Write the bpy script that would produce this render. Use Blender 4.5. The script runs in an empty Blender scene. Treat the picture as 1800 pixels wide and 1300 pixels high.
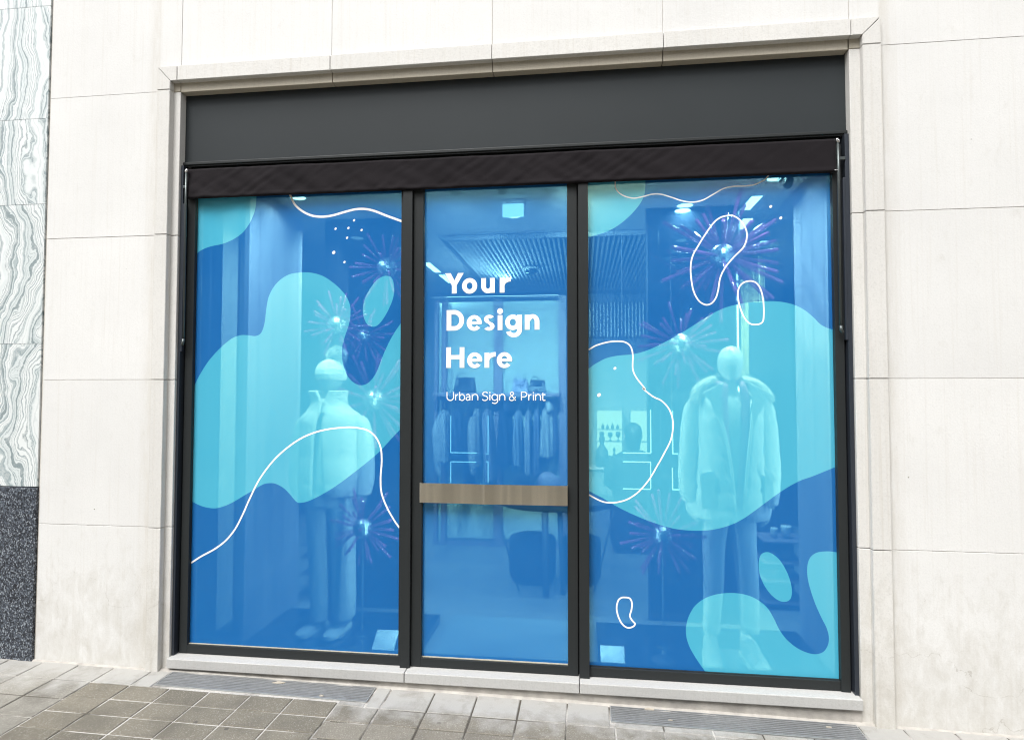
import bpy, bmesh, math, random
from mathutils import Vector, Matrix, noise
from mathutils.geometry import delaunay_2d_cdt
random.seed(7)
R = math.radians
S = bpy.context.scene
COL = S.collection

# ---------------------------------------------------------------- camera
CAMLOC = Vector((0.0, -3.10, 1.60))
YAW, PITCH, ROLL = R(-6.82635), R(1.99449), R(0.04603)
fw = Vector((math.sin(YAW)*math.cos(PITCH), math.cos(YAW)*math.cos(PITCH), math.sin(PITCH)))
rt = Vector((math.cos(YAW), -math.sin(YAW), 0.0)); up = rt.cross(fw)
c_, s_ = math.cos(ROLL), math.sin(ROLL)
rt2 = c_*rt + s_*up; up2 = c_*up - s_*rt
cam = bpy.data.cameras.new('camera'); co = bpy.data.objects.new('camera', cam); COL.objects.link(co)
m3 = Matrix((rt2, up2, -fw)).transposed()
co.matrix_world = Matrix.Translation(CAMLOC) @ m3.to_4x4()
cam.sensor_width = 36.0; cam.lens = 36*1035.41/1800; cam.clip_start = .05; cam.clip_end = 800
S.camera = co

# ---------------------------------------------------------------- sky, sun, exposure
w = bpy.data.worlds.new('World'); S.world = w; w.use_nodes = True
nt = w.node_tree; nt.nodes.clear()
sky = nt.nodes.new('ShaderNodeTexSky'); sky.sky_type = 'NISHITA'; sky.sun_disc = False
SUN_EL, SUN_AZ = R(57), R(205)
sky.sun_elevation = SUN_EL; sky.sun_rotation = SUN_AZ; sky.air_density = 1.0; sky.dust_density = 4.0; sky.ozone_density = .5
hs = nt.nodes.new('ShaderNodeHueSaturation'); hs.inputs['Saturation'].default_value = .12
bg = nt.nodes.new('ShaderNodeBackground'); bg.inputs['Strength'].default_value = .13
wo = nt.nodes.new('ShaderNodeOutputWorld')
nt.links.new(sky.outputs[0], hs.inputs['Color']); nt.links.new(hs.outputs[0], bg.inputs[0]); nt.links.new(bg.outputs[0], wo.inputs[0])
sun = bpy.data.lights.new('sun', 'SUN'); sun.energy = 1.5; sun.angle = R(28); sun.color = (1, .985, .955)
so = bpy.data.objects.new('sun', sun); COL.objects.link(so)
# the lamp shines from the street side, high and a little from the left
sd = Vector((-.42*math.cos(SUN_EL), -.9*math.cos(SUN_EL), math.sin(SUN_EL)))
so.rotation_euler = sd.to_track_quat('Z', 'Y').to_euler(); so.location = (0, -6, 12)
S.view_settings.view_transform = 'Standard'; S.view_settings.look = 'None'
S.view_settings.exposure = 1.06; S.view_settings.gamma = 1
S.cycles.transparent_max_bounces = 24; S.cycles.max_bounces = 10
S.cycles.use_denoising = True; S.cycles.filter_width = 1.15; S.cycles.use_adaptive_sampling = False; S.cycles.sample_clamp_indirect = 3
S.cycles.caustics_reflective = False; S.cycles.caustics_refractive = False

# ---------------------------------------------------------------- helpers
def ray(px, py):
    return rt2*((px-900)/1035.41) - up2*((py-650)/1035.41) + fw
def P(px, py, depth):                      # point at a given distance (metres, along the street normal) from the camera
    d = ray(px, py); return CAMLOC + d*(depth/d.y)
def PZ(px, py, z):
    d = ray(px, py); return CAMLOC + d*((z-CAMLOC.z)/d.z)

def new(): return bmesh.new()
def link(name, bm, mat, parent=None, smooth=False, autos=None, norm=True):
    me = bpy.data.meshes.new(name)
    if norm: bmesh.ops.recalc_face_normals(bm, faces=bm.faces)
    off = Vector((0, 0, 0))
    q = parent
    while q is not None:
        off += q.location; q = q.parent
    if off.length > 0: bmesh.ops.translate(bm, verts=bm.verts, vec=-off)
    bm.to_mesh(me); bm.free()
    for m in (mat if isinstance(mat, (list, tuple)) else [mat]): me.materials.append(m)
    if smooth:
        for p in me.polygons: p.use_smooth = True
        if autos is not None: me.set_sharp_from_angle(angle=R(autos))
    o = bpy.data.objects.new(name, me); COL.objects.link(o); o.parent = parent
    return o
def tag(o, label=None, cat=None, group=None, kind=None):
    if label: o['label'] = label
    if cat: o['category'] = cat
    if group: o['group'] = group
    if kind: o['kind'] = kind
    return o
def thing(name, label, cat, loc=(0, 0, 0), group=None):
    o = bpy.data.objects.new(name, None); COL.objects.link(o); o.location = loc; o.empty_display_size = .1
    return tag(o, label, cat, group)
def struct(name, bm, mat, label=None, **k):
    o = link(name, bm, mat, **k); o['kind'] = 'structure'
    if label: o['label'] = label
    return o

def box(bm, x0, x1, y0, y1, z0, z1, b=0.0, mi=0):
    if x1 < x0: x0, x1 = x1, x0
    if y1 < y0: y0, y1 = y1, y0
    if z1 < z0: z0, z1 = z1, z0
    r = bmesh.ops.create_cube(bm, size=1.0)
    vs = r['verts']
    for v in vs:
        v.co = Vector((x0+(v.co.x+.5)*(x1-x0), y0+(v.co.y+.5)*(y1-y0), z0+(v.co.z+.5)*(z1-z0)))
    fs = set(f for v in vs for f in v.link_faces)
    for f in fs: f.material_index = mi
    if b > 0:
        es = set(e for v in vs for e in v.link_edges)
        rr = bmesh.ops.bevel(bm, geom=list(es), offset=b, segments=2, profile=.5, affect='EDGES')
        for f in rr['faces']: f.material_index = mi
def ring(bm, c, rx, ry, n, a0=0, a1=360, fn=None, tilt=None):
    vs = []
    full = abs(a1-a0) >= 360
    for i in range(n):
        t = R(a0+(a1-a0)*i/(n if full else n-1))
        k = fn(t) if fn else 1.0
        p = Vector((math.cos(t)*rx*k, math.sin(t)*ry*k, 0))
        if tilt: p = tilt @ p
        vs.append(bm.verts.new(Vector(c)+p))
    return vs
def bridge(bm, A, B, closed=True):
    n = len(A); out = []
    for i in range(n if closed else n-1):
        j = (i+1) % n
        out.append(bm.faces.new((A[i], A[j], B[j], B[i])))
    return out
def loft(bm, secs, n=20, a0=0, a1=360, cap=True, sub=1, fn=None, power=1.0):
    """secs: (cx,cy,cz,rx,ry) rings, resampled smoothly"""
    full = abs(a1-a0) >= 360
    P_ = [Vector(s[:3]) for s in secs]; rr = [(s[3], s[4]) for s in secs]
    out = []
    if sub > 1:
        m = len(secs)
        arr = [list(s[:5]) for s in secs]
        res = []
        for i in range(m-1):
            p0 = arr[max(i-1, 0)]; p1 = arr[i]; p2 = arr[i+1]; p3 = arr[min(i+2, m-1)]
            for k in range(sub):
                t = k/sub
                res.append([.5*((2*b)+(-a+c)*t+(2*a-5*b+4*c-d)*t*t+(-a+3*b-3*c+d)*t**3) for a, b, c, d in zip(p0, p1, p2, p3)])
        res.append(arr[-1])
    else: res = [list(s[:5]) for s in secs]
    rings = []
    for s in res:
        z = s[2]
        rings.append(ring(bm, s[:3], s[3], s[4], n, a0, a1, (lambda t, z=z: fn(t, z)) if fn else None))
    for a, b in zip(rings, rings[1:]): out += bridge(bm, a, b, full)
    if cap and full:
        out.append(bm.faces.new(rings[0][::-1])); out.append(bm.faces.new(rings[-1]))
    return rings
def tube(bm, pts, r, n=8, cap=True, taper=None, closed=False):
    pts = [Vector(p) for p in pts]; rings = []
    m = len(pts); prev = None
    for i, p in enumerate(pts):
        a = pts[(i-1) % m] if closed else pts[max(i-1, 0)]
        b = pts[(i+1) % m] if closed else pts[min(i+1, m-1)]
        t = (b-a).normalized()
        if prev is None:
            x = t.orthogonal().normalized()
        else:
            x = (prev - t*prev.dot(t)).normalized()
        prev = x; y = t.cross(x)
        rad = r if taper is None else taper[i]
        rings.append([bm.verts.new(p+(x*math.cos(2*math.pi*k/n)+y*math.sin(2*math.pi*k/n))*rad) for k in range(n)])
    for a, b in zip(rings, rings[1:]): bridge(bm, a, b)
    if closed: bridge(bm, rings[-1], rings[0])
    elif cap:
        bm.faces.new(rings[0][::-1]); bm.faces.new(rings[-1])
def lathe(bm, c, prof, n=20):
    """prof: (radius, z)"""
    rings = [[bm.verts.new(Vector(c)+Vector((r*math.cos(2*math.pi*k/n), r*math.sin(2*math.pi*k/n), z))) for k in range(n)] for r, z in prof]
    for a, b in zip(rings, rings[1:]): bridge(bm, a, b)
    bm.faces.new(rings[0][::-1]); bm.faces.new(rings[-1])
def prism(bm, poly, y0, y1, mi=0):
    """poly of (x,z) extruded along y"""
    a = [bm.verts.new((x, y0, z)) for x, z in poly]; b = [bm.verts.new((x, y1, z)) for x, z in poly]
    fs = [bm.faces.new(a), bm.faces.new(b[::-1])]
    n = len(poly)
    for i in range(n):
        j = (i+1) % n; fs.append(bm.faces.new((a[i], b[i], b[j], a[j])))
    for f in fs: f.material_index = mi
def catmull(pts, sub=5, closed=False):
    out = []; m = len(pts)
    for i in range(m if closed else m-1):
        if closed: p0, p1, p2, p3 = (pts[(i+k) % m] for k in (-1, 0, 1, 2))
        else: p0, p1, p2, p3 = pts[max(i-1, 0)], pts[i], pts[i+1], pts[min(i+2, m-1)]
        for k in range(sub):
            t = k/sub
            out.append(tuple(.5*((2*b)+(-a+c)*t+(2*a-5*b+4*c-d)*t*t+(-a+3*b-3*c+d)*t**3) for a, b, c, d in zip(p0, p1, p2, p3)))
    if not closed: out.append(pts[-1])
    return out
def remesh(o, vox=.008, smooth=4):
    m = o.modifiers.new('remesh', 'REMESH'); m.mode = 'VOXEL'; m.voxel_size = vox; m.use_smooth_shade = True
    s = o.modifiers.new('smooth', 'SMOOTH'); s.iterations = smooth; s.factor = .5
    return o

# ---------------------------------------------------------------- materials
def mat(name):
    m = bpy.data.materials.new(name); m.use_nodes = True
    n = m.node_tree; n.nodes.clear()
    out = n.nodes.new('ShaderNodeOutputMaterial')
    return m, n, out
def N(n, t, **k):
    x = n.nodes.new(t)
    for a, b in k.items():
        if a in x.inputs: x.inputs[a].default_value = b
        else: setattr(x, a, b)
    return x
def mix(n, fac, a, b, bt='MIX'):
    x = n.nodes.new('ShaderNodeMix'); x.data_type = 'RGBA'; x.blend_type = bt
    for s, v in ((0, fac), (6, a), (7, b)):
        if isinstance(v, bpy.types.NodeSocket): n.links.new(v, x.inputs[s])
        elif s == 0: x.inputs[0].default_value = v
        else: x.inputs[s].default_value = (*v, 1) if len(v) == 3 else v
    return x.outputs[2]
def rampn(n, src, stops):
    r = n.nodes.new('ShaderNodeValToRGB'); e = r.color_ramp.elements
    while len(e) < len(stops): e.new(.5)
    for k, (p, c) in enumerate(stops):
        e[k].position = p; e[k].color = (c, c, c, 1) if not isinstance(c, tuple) else (*c, 1)
    n.links.new(src, r.inputs[0]); return r.outputs[0]
def coords(n, scale=(1, 1, 1), obj=False):
    if obj: src = N(n, 'ShaderNodeTexCoord').outputs['Object']
    else: src = N(n, 'ShaderNodeNewGeometry').outputs['Position']
    mp = n.nodes.new('ShaderNodeMapping'); mp.inputs['Scale'].default_value = scale
    n.links.new(src, mp.inputs[0]); return mp.outputs[0]
def noise_(n, vec, scale, detail=4, rough=.55, dist=0):
    x = N(n, 'ShaderNodeTexNoise'); x.inputs['Scale'].default_value = scale; x.inputs['Detail'].default_value = detail
    x.inputs['Roughness'].default_value = rough; x.inputs['Distortion'].default_value = dist
    n.links.new(vec, x.inputs['Vector']); return x.outputs[0]
def bump(n, h, strength, dist=.01):
    b = n.nodes.new('ShaderNodeBump'); b.inputs['Strength'].default_value = strength; b.inputs['Distance'].default_value = dist
    n.links.new(h, b.inputs['Height']); return b.outputs[0]
def simple(name, col, rough=.6, metal=0, var=.12, sc=12, bmp=.0, bsc=200, spec=None, obj=True, aniso=None):
    m, n, out = mat(name)
    p = N(n, 'ShaderNodeBsdfPrincipled'); p.inputs['Roughness'].default_value = rough; p.inputs['Metallic'].default_value = metal
    if spec is not None: p.inputs['Specular IOR Level'].default_value = spec
    v = coords(n, obj=obj, scale=aniso or (1, 1, 1))
    nz = noise_(n, v, sc)
    d = tuple(c*(1-var) for c in col); l = tuple(min(1, c*(1+var)) for c in col)
    n.links.new(mix(n, nz, d, l), p.inputs['Base Color'])
    if bmp > 0:
        n.links.new(bump(n, noise_(n, v, bsc, 3), bmp, .004), p.inputs['Normal'])
    n.links.new(p.outputs[0], out.inputs[0]); return m
def emis(name, col, s):
    m, n, out = mat(name); e = N(n, 'ShaderNodeEmission'); e.inputs[0].default_value = (*col, 1); e.inputs[1].default_value = s
    n.links.new(e.outputs[0], out.inputs[0]); return m

def stone_mat(name, base, dirt=1.0, low=True, speck=1.0):
    m, n, out = mat(name); p = N(n, 'ShaderNodeBsdfPrincipled'); p.inputs['Roughness'].default_value = .75; p.inputs['Specular IOR Level'].default_value = .25
    g = N(n, 'ShaderNodeNewGeometry'); pos = coords(n)
    cl = noise_(n, pos, 1.3, 5, .6)
    col = mix(n, rampn(n, cl, [(.3, 0), (.75, 1)]), tuple(c*.93 for c in base), tuple(min(.9, c*1.03) for c in base))
    # panel to panel difference
    pr = rampn(n, g.outputs['Random Per Island'], [(0, .93), (1, 1.0)])
    col = mix(n, 1.0, col, pr, 'MULTIPLY')
    # tooling marks: fine vertical streaks
    vs = noise_(n, coords(n, (70, 70, 1.2)), 1.0, 3, .6)
    col = mix(n, mix(n, .35*dirt, (0, 0, 0), rampn(n, vs, [(.52, 0), (.75, 1)])), col, tuple(c*f for c, f in zip(base, (.80, .77, .72))))
    # grain and pits
    mg = noise_(n, pos, 34, 5, .7)
    col = mix(n, mix(n, .5*speck, (0, 0, 0), rampn(n, mg, [(.50, 0), (.72, .6)])), col, tuple(c*.84 for c in base))
    gr = noise_(n, pos, 130, 3, .75)
    col = mix(n, mix(n, .30*speck, (0, 0, 0), rampn(n, gr, [(.50, 0), (.70, 1)])), col, tuple(c*.68 for c in base))
    pit = N(n, 'ShaderNodeTexVoronoi'); pit.inputs['Scale'].default_value = 9; n.links.new(pos, pit.inputs['Vector'])
    pm = rampn(n, pit.outputs['Distance'], [(.018, 1), (.04, 0)])
    sel = rampn(n, noise_(n, pos, 3.1, 2), [(.56, 0), (.60, 1)])
    col = mix(n, mix(n, 1.0, pm, sel, 'MULTIPLY'), col, (.10, .08, .06))
    if low:   # rain splash and street dirt in the lowest half metre, in blotches and runs
        sep = N(n, 'ShaderNodeSeparateXYZ'); n.links.new(pos, sep.inputs[0])
        mr = N(n, 'ShaderNodeMapRange'); mr.inputs[1].default_value = .85; mr.inputs[2].default_value = -.05; mr.inputs[3].default_value = 0; mr.inputs[4].default_value = 1
        n.links.new(sep.outputs[2], mr.inputs[0])
        bl = noise_(n, coords(n, (14, 14, 7)), 1.0, 9, .74, .4)
        ad = N(n, 'ShaderNodeMath', operation='MULTIPLY_ADD'); n.links.new(mr.outputs[0], ad.inputs[0]); ad.inputs[1].default_value = .36
        n.links.new(bl, ad.inputs[2])
        dm = rampn(n, ad.outputs[0], [(.58, 0), (.92, .42)])
        col = mix(n, dm, col, tuple(c*f for c, f in zip(base, (.52, .48, .40))))
        # a couple of hairline cracks
        vc = N(n, 'ShaderNodeTexVoronoi', feature='DISTANCE_TO_EDGE'); vc.inputs['Scale'].default_value = 1.1
        wv = N(n, 'ShaderNodeVectorMath', operation='ADD'); n.links.new(pos, wv.inputs[0])
        nn = N(n, 'ShaderNodeTexNoise'); nn.inputs['Scale'].default_value = 3; nn.inputs['Detail'].default_value = 6; n.links.new(pos, nn.inputs['Vector'])
        n.links.new(nn.outputs['Color'], wv.inputs[1]); n.links.new(wv.outputs[0], vc.inputs['Vector'])
        cm = rampn(n, vc.outputs['Distance'], [(.0012, 1), (.0035, 0)])
        cs = rampn(n, ad.outputs[0], [(.66, 0), (.72, .5)])
        col = mix(n, mix(n, 1.0, cm, cs, 'MULTIPLY'), col, (.25, .22, .18))
    # tan grime beside the moulding, with soft contact shade painted into it
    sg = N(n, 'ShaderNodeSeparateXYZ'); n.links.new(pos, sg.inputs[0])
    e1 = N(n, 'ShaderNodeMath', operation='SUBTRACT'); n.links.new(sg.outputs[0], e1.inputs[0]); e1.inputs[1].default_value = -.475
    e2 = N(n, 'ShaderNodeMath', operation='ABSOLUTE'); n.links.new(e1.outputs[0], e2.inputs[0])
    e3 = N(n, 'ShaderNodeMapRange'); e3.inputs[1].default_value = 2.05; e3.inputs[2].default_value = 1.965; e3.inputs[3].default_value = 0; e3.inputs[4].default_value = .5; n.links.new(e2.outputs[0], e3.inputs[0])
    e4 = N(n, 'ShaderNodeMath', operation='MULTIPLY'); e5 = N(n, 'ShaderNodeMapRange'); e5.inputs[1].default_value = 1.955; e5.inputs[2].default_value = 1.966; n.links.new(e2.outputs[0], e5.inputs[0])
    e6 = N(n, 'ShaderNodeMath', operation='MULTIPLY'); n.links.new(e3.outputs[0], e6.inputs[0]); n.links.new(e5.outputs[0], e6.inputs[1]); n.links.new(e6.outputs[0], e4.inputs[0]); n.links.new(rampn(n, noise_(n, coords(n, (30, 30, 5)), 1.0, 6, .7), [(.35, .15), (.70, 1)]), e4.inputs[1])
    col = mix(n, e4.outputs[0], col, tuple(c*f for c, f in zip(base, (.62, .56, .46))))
    n.links.new(col, p.inputs['Base Color'])
    n.links.new(bump(n, noise_(n, pos, 90, 5, .7), .25, .004), p.inputs['Normal'])
    n.links.new(p.outputs[0], out.inputs[0]); return m

STONE = (.69, .688, .676)
M = {}
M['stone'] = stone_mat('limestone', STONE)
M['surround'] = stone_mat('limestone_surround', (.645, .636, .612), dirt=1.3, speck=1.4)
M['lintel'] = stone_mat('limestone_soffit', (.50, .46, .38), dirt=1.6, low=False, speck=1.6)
M['sill'] = stone_mat('sill_stone', (.46, .458, .445), low=False, speck=1.5)
M['mortar'] = simple('mortar', (.54, .51, .46), .9, var=.25, sc=30, obj=False)
M['base'] = simple('rough_base', (.38, .36, .33), .9, var=.5, sc=14, bmp=.6, bsc=60, obj=False)
# dark powder coated aluminium
M['frame'] = simple('graphite_frame', (.022, .025, .026), .42, .0, var=.10, sc=3, bmp=.08, bsc=900, spec=.22, obj=False)
M['fascia'] = simple('fascia_paint', (.023, .028, .031), .6, .0, var=.16, sc=1.7, bmp=.12, bsc=700, spec=.22, obj=False)
M['track'] = simple('guide_rail', (.035, .042, .055), .35, .3, var=.1, obj=False)
M['black'] = simple('black_gap', (.006, .006, .007), .7, obj=False)
M['gasket'] = simple('pale_gasket', (.45, .42, .33), .6, var=.3, sc=60, obj=False)
M['steelrod'] = simple('awning_rod', (.10, .115, .115), .35, .7, var=.2, obj=False)
M['ball'] = simple('mirror_tiles', (.50, .52, .55), .38, 1.0, var=.25, sc=9)
M['chrome'] = simple('chrome', (.70, .70, .70), .24, 1.0, var=.05)
def fabric_mat():
    m, n, out = mat('awning_canvas'); p = N(n, 'ShaderNodeBsdfPrincipled'); p.inputs['Roughness'].default_value = .85; p.inputs['Specular IOR Level'].default_value = .12
    v = coords(n); nz = noise_(n, v, 4, 5)
    n.links.new(mix(n, nz, (.0065, .0052, .0068), (.0130, .0105, .0125)), p.inputs['Base Color'])
    p.inputs['Sheen Weight'].default_value = .06
    n.links.new(bump(n, noise_(n, v, 600, 2), .25, .001), p.inputs['Normal']); n.links.new(p.outputs[0], out.inputs[0]); return m
M['canvas'] = fabric_mat()
def brass():
    m, n, out = mat('brushed_bronze'); p = N(n, 'ShaderNodeBsdfPrincipled'); p.inputs['Metallic'].default_value = 1.0
    v = coords(n, (3, 1, 60)); nz = noise_(n, v, 14, 6, .75)
    sp = noise_(n, coords(n, (40, 1, 160)), 6, 4, .7)
    col = mix(n, nz, (.74, .67, .55), (.92, .87, .75)); col = mix(n, mix(n, .4, (0, 0, 0), rampn(n, sp, [(.45, 0), (.7, 1)])), col, (.45, .39, .31))
    bd = rampn(n, noise_(n, coords(n, (9, .01, .6)), 1.0, 2, .5), [(.36, .78), (.50, .90), (.56, 1.0), (.64, .84)])  # vertical patina bands painted into the colour to suggest reflections
    col = mix(n, 1.0, col, bd, 'MULTIPLY')
    n.links.new(col, p.inputs['Base Color'])
    n.links.new(rampn(n, nz, [(.2, .30), (.8, .42)]), p.inputs['Roughness'])
    p.inputs['Anisotropic'].default_value = .4
    n.links.new(bump(n, sp, .18, .002), p.inputs['Normal']); n.links.new(p.outputs[0], out.inputs[0]); return m
M['brass'] = brass()
def film(name, dcol, tcol, gloss=.011):
    m, n, out = mat(name)
    d = N(n, 'ShaderNodeBsdfDiffuse'); d.inputs[0].default_value = (*dcol, 1)
    t = N(n, 'ShaderNodeBsdfTransparent'); t.inputs[0].default_value = (*tcol, 1)
    g = N(n, 'ShaderNodeBsdfGlossy'); g.inputs['Roughness'].default_value = .04; g.inputs[0].default_value = (gloss, gloss, gloss, 1)
    a = N(n, 'ShaderNodeAddShader'); b = N(n, 'ShaderNodeAddShader')
    n.links.new(d.outputs[0], a.inputs[0]); n.links.new(t.outputs[0], a.inputs[1])
    n.links.new(a.outputs[0], b.inputs[0]); n.links.new(g.outputs[0], b.inputs[1]); n.links.new(b.outputs[0], out.inputs[0]); return m
M['film_blue'] = film('vinyl_blue', (.011, .112, .34), (.20, .50, .56))
M['film_turq'] = film('vinyl_turquoise', (.060, .36, .52), (.34, .60, .45))
M['film_white'] = simple('vinyl_white', (.88, .88, .87), .6, var=.01)
def glass():
    m, n, out = mat('clear_glass'); t = N(n, 'ShaderNodeBsdfTransparent'); t.inputs[0].default_value = (.93, .95, .94, 1)
    g = N(n, 'ShaderNodeBsdfGlossy'); g.inputs['Roughness'].default_value = .01
    f = N(n, 'ShaderNodeFresnel'); f.inputs[0].default_value = 1.5; mx = N(n, 'ShaderNodeMixShader')
    n.links.new(f.outputs[0], mx.inputs[0]); n.links.new(t.outputs[0], mx.inputs[1]); n.links.new(g.outputs[0], mx.inputs[2]); n.links.new(mx.outputs[0], out.inputs[0]); return m
M['glass'] = glass()
M['mirror'] = simple('mirror', (.80, .82, .84), .02, 1.0, var=.01)
M['blackglass'] = simple('black_glass', (.012, .014, .02), .04, 0, var=.05, spec=.9)
def marble():
    m, n, out = mat('veined_marble'); p = N(n, 'ShaderNodeBsdfPrincipled'); p.inputs['Roughness'].default_value = .22
    g = N(n, 'ShaderNodeNewGeometry')
    sc = N(n, 'ShaderNodeMath', operation='MULTIPLY'); n.links.new(g.outputs['Random Per Island'], sc.inputs[0]); sc.inputs[1].default_value = 3.0
    cb = N(n, 'ShaderNodeCombineXYZ'); n.links.new(sc.outputs[0], cb.inputs[1])
    ad = N(n, 'ShaderNodeVectorMath', operation='ADD'); n.links.new(g.outputs['Position'], ad.inputs[0]); n.links.new(cb.outputs[0], ad.inputs[1])
    # warp
    wn = N(n, 'ShaderNodeTexNoise'); wn.inputs['Scale'].default_value = 1.6; wn.inputs['Detail'].default_value = 3; wn.inputs['Roughness'].default_value = .45
    mp = N(n, 'ShaderNodeMapping'); mp.inputs['Scale'].default_value = (1.2, 1, .8); n.links.new(ad.outputs[0], mp.inputs[0]); n.links.new(mp.outputs[0], wn.inputs['Vector'])
    w2 = N(n, 'ShaderNodeTexNoise'); w2.inputs['Scale'].default_value = 14; w2.inputs['Detail'].default_value = 5; n.links.new(ad.outputs[0], w2.inputs['Vector'])
    sepp = N(n, 'ShaderNodeSeparateXYZ'); n.links.new(ad.outputs[0], sepp.inputs[0])
    a = N(n, 'ShaderNodeMath', operation='MULTIPLY_ADD'); n.links.new(wn.outputs[0], a.inputs[0]); a.inputs[1].default_value = .85
    n.links.new(sepp.outputs[0], a.inputs[2])
    b = N(n, 'ShaderNodeMath', operation='MULTIPLY_ADD'); n.links.new(w2.outputs[0], b.inputs[0]); b.inputs[1].default_value = .060; n.links.new(a.outputs[0], b.inputs[2])
    col = (.66, .69, .69)
    last = None
    for sc_, th, wt, c in ((13, .50, .45, (.46, .53, .54)), (32, .605, .66, (.07, .12, .135)), (95, .61, .7, (.14, .20, .22)), (20, .60, .55, (.16, .23, .25))):
        n1 = N(n, 'ShaderNodeTexNoise', noise_dimensions='1D'); n1.inputs['Scale'].default_value = sc_; n1.inputs['Detail'].default_value = 1.5
        n.links.new(b.outputs[0], n1.inputs['W'])
        mk = rampn(n, n1.outputs[0], [(th-.05, 0), (th, wt), (th+.045, wt), (th+.08, 0)] if sc_ != 13 else [(th-.06, 0), (th+.1, wt)])
        last = mix(n, mk, last if last else col, c)
    cloud = noise_(n, ad.outputs[0], 22, 6, .7)
    last = mix(n, rampn(n, cloud, [(.50, 0), (.75, .5)]), last, (.78, .80, .80))
    n.links.new(last, p.inputs['Base Color']); n.links.new(p.outputs[0], out.inputs[0]); return m
M['marble'] = marble()
def granite():
    m, n, out = mat('dark_granite'); p = N(n, 'ShaderNodeBsdfPrincipled'); p.inputs['Roughness'].default_value = .28
    v = coords(n); vo = N(n, 'ShaderNodeTexVoronoi'); vo.inputs['Scale'].default_value = 150; n.links.new(v, vo.inputs['Vector'])
    sp = N(n, 'ShaderNodeSeparateColor'); n.links.new(vo.outputs['Color'], sp.inputs[0])
    col = mix(n, rampn(n, sp.outputs[0], [(.35, 0), (1, 1)]), (.008, .010, .016), (.10, .12, .15))
    v2 = N(n, 'ShaderNodeTexVoronoi'); v2.inputs['Scale'].default_value = 190; n.links.new(coords(n, (1, 1, .7)), v2.inputs['Vector'])
    s2 = N(n, 'ShaderNodeSeparateColor'); n.links.new(v2.outputs['Color'], s2.inputs[0])
    col = mix(n, rampn(n, s2.outputs[1], [(.80, 0), (.93, .8)]), col, (.34, .38, .42))
    n.links.new(col, p.inputs['Base Color']); n.links.new(p.outputs[0], out.inputs[0]); return m
M['granite'] = granite()
def paving():
    m, n, out = mat('paving_slabs'); p = N(n, 'ShaderNodeBsdfPrincipled'); p.inputs['Roughness'].default_value = .82; p.inputs['Specular IOR Level'].default_value = .25
    at = N(n, 'ShaderNodeAttribute', attribute_name='tint'); pos = coords(n)
    col = at.outputs['Color']
    g1 = noise_(n, pos, 330, 3, .75); col = mix(n, rampn(n, g1, [(.38, .0), (.68, .55)]), col, (.085, .078, .062))
    g2 = noise_(n, pos, 150, 3, .7); col = mix(n, rampn(n, g2, [(.54, 0), (.72, .45)]), col, (.60, .58, .53))
    bl = noise_(n, pos, 5, 7, .65); col = mix(n, rampn(n, bl, [(.46, 0), (.70, .6)]), col, (.10, .092, .078))
    vs_ = N(n, 'ShaderNodeTexVoronoi'); vs_.inputs['Scale'].default_value = 6.5; n.links.new(pos, vs_.inputs['Vector'])
    spm = mix(n, 1.0, rampn(n, vs_.outputs['Distance'], [(.055, 1), (.085, 0)]), rampn(n, noise_(n, pos, 2.7, 2), [(.50, 0), (.56, .8)]), 'MULTIPLY')
    spot_ = spm
    # pale mineral dust washed from the facade on to the rows next to it
    sep = N(n, 'ShaderNodeSeparateXYZ'); n.links.new(pos, sep.inputs[0])
    mr = N(n, 'ShaderNodeMapRange'); mr.inputs[1].default_value = -.36; mr.inputs[2].default_value = -.10; n.links.new(sep.outputs[1], mr.inputs[0])
    du = noise_(n, pos, 9, 7, .62, .3)
    ad = N(n, 'ShaderNodeMath', operation='MULTIPLY_ADD'); n.links.new(mr.outputs[0], ad.inputs[0]); ad.inputs[1].default_value = .46; n.links.new(du, ad.inputs[2])
    msk = rampn(n, ad.outputs[0], [(.60, 0), (.95, .85)])
    sel = N(n, 'ShaderNodeMath', operation='MULTIPLY'); n.links.new(msk, sel.inputs[0]); n.links.new(at.outputs['Alpha'], sel.inputs[1])
    col = mix(n, sel.outputs[0], col, (.37, .365, .35))
    col = mix(n, spot_, col, (.075, .07, .062))
    n.links.new(col, p.inputs['Base Color'])
    n.links.new(bump(n, noise_(n, pos, 220, 4, .75), .55, .003), p.inputs['Normal'])
    n.links.new(p.outputs[0], out.inputs[0]); return m
M['paving'] = paving()
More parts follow.
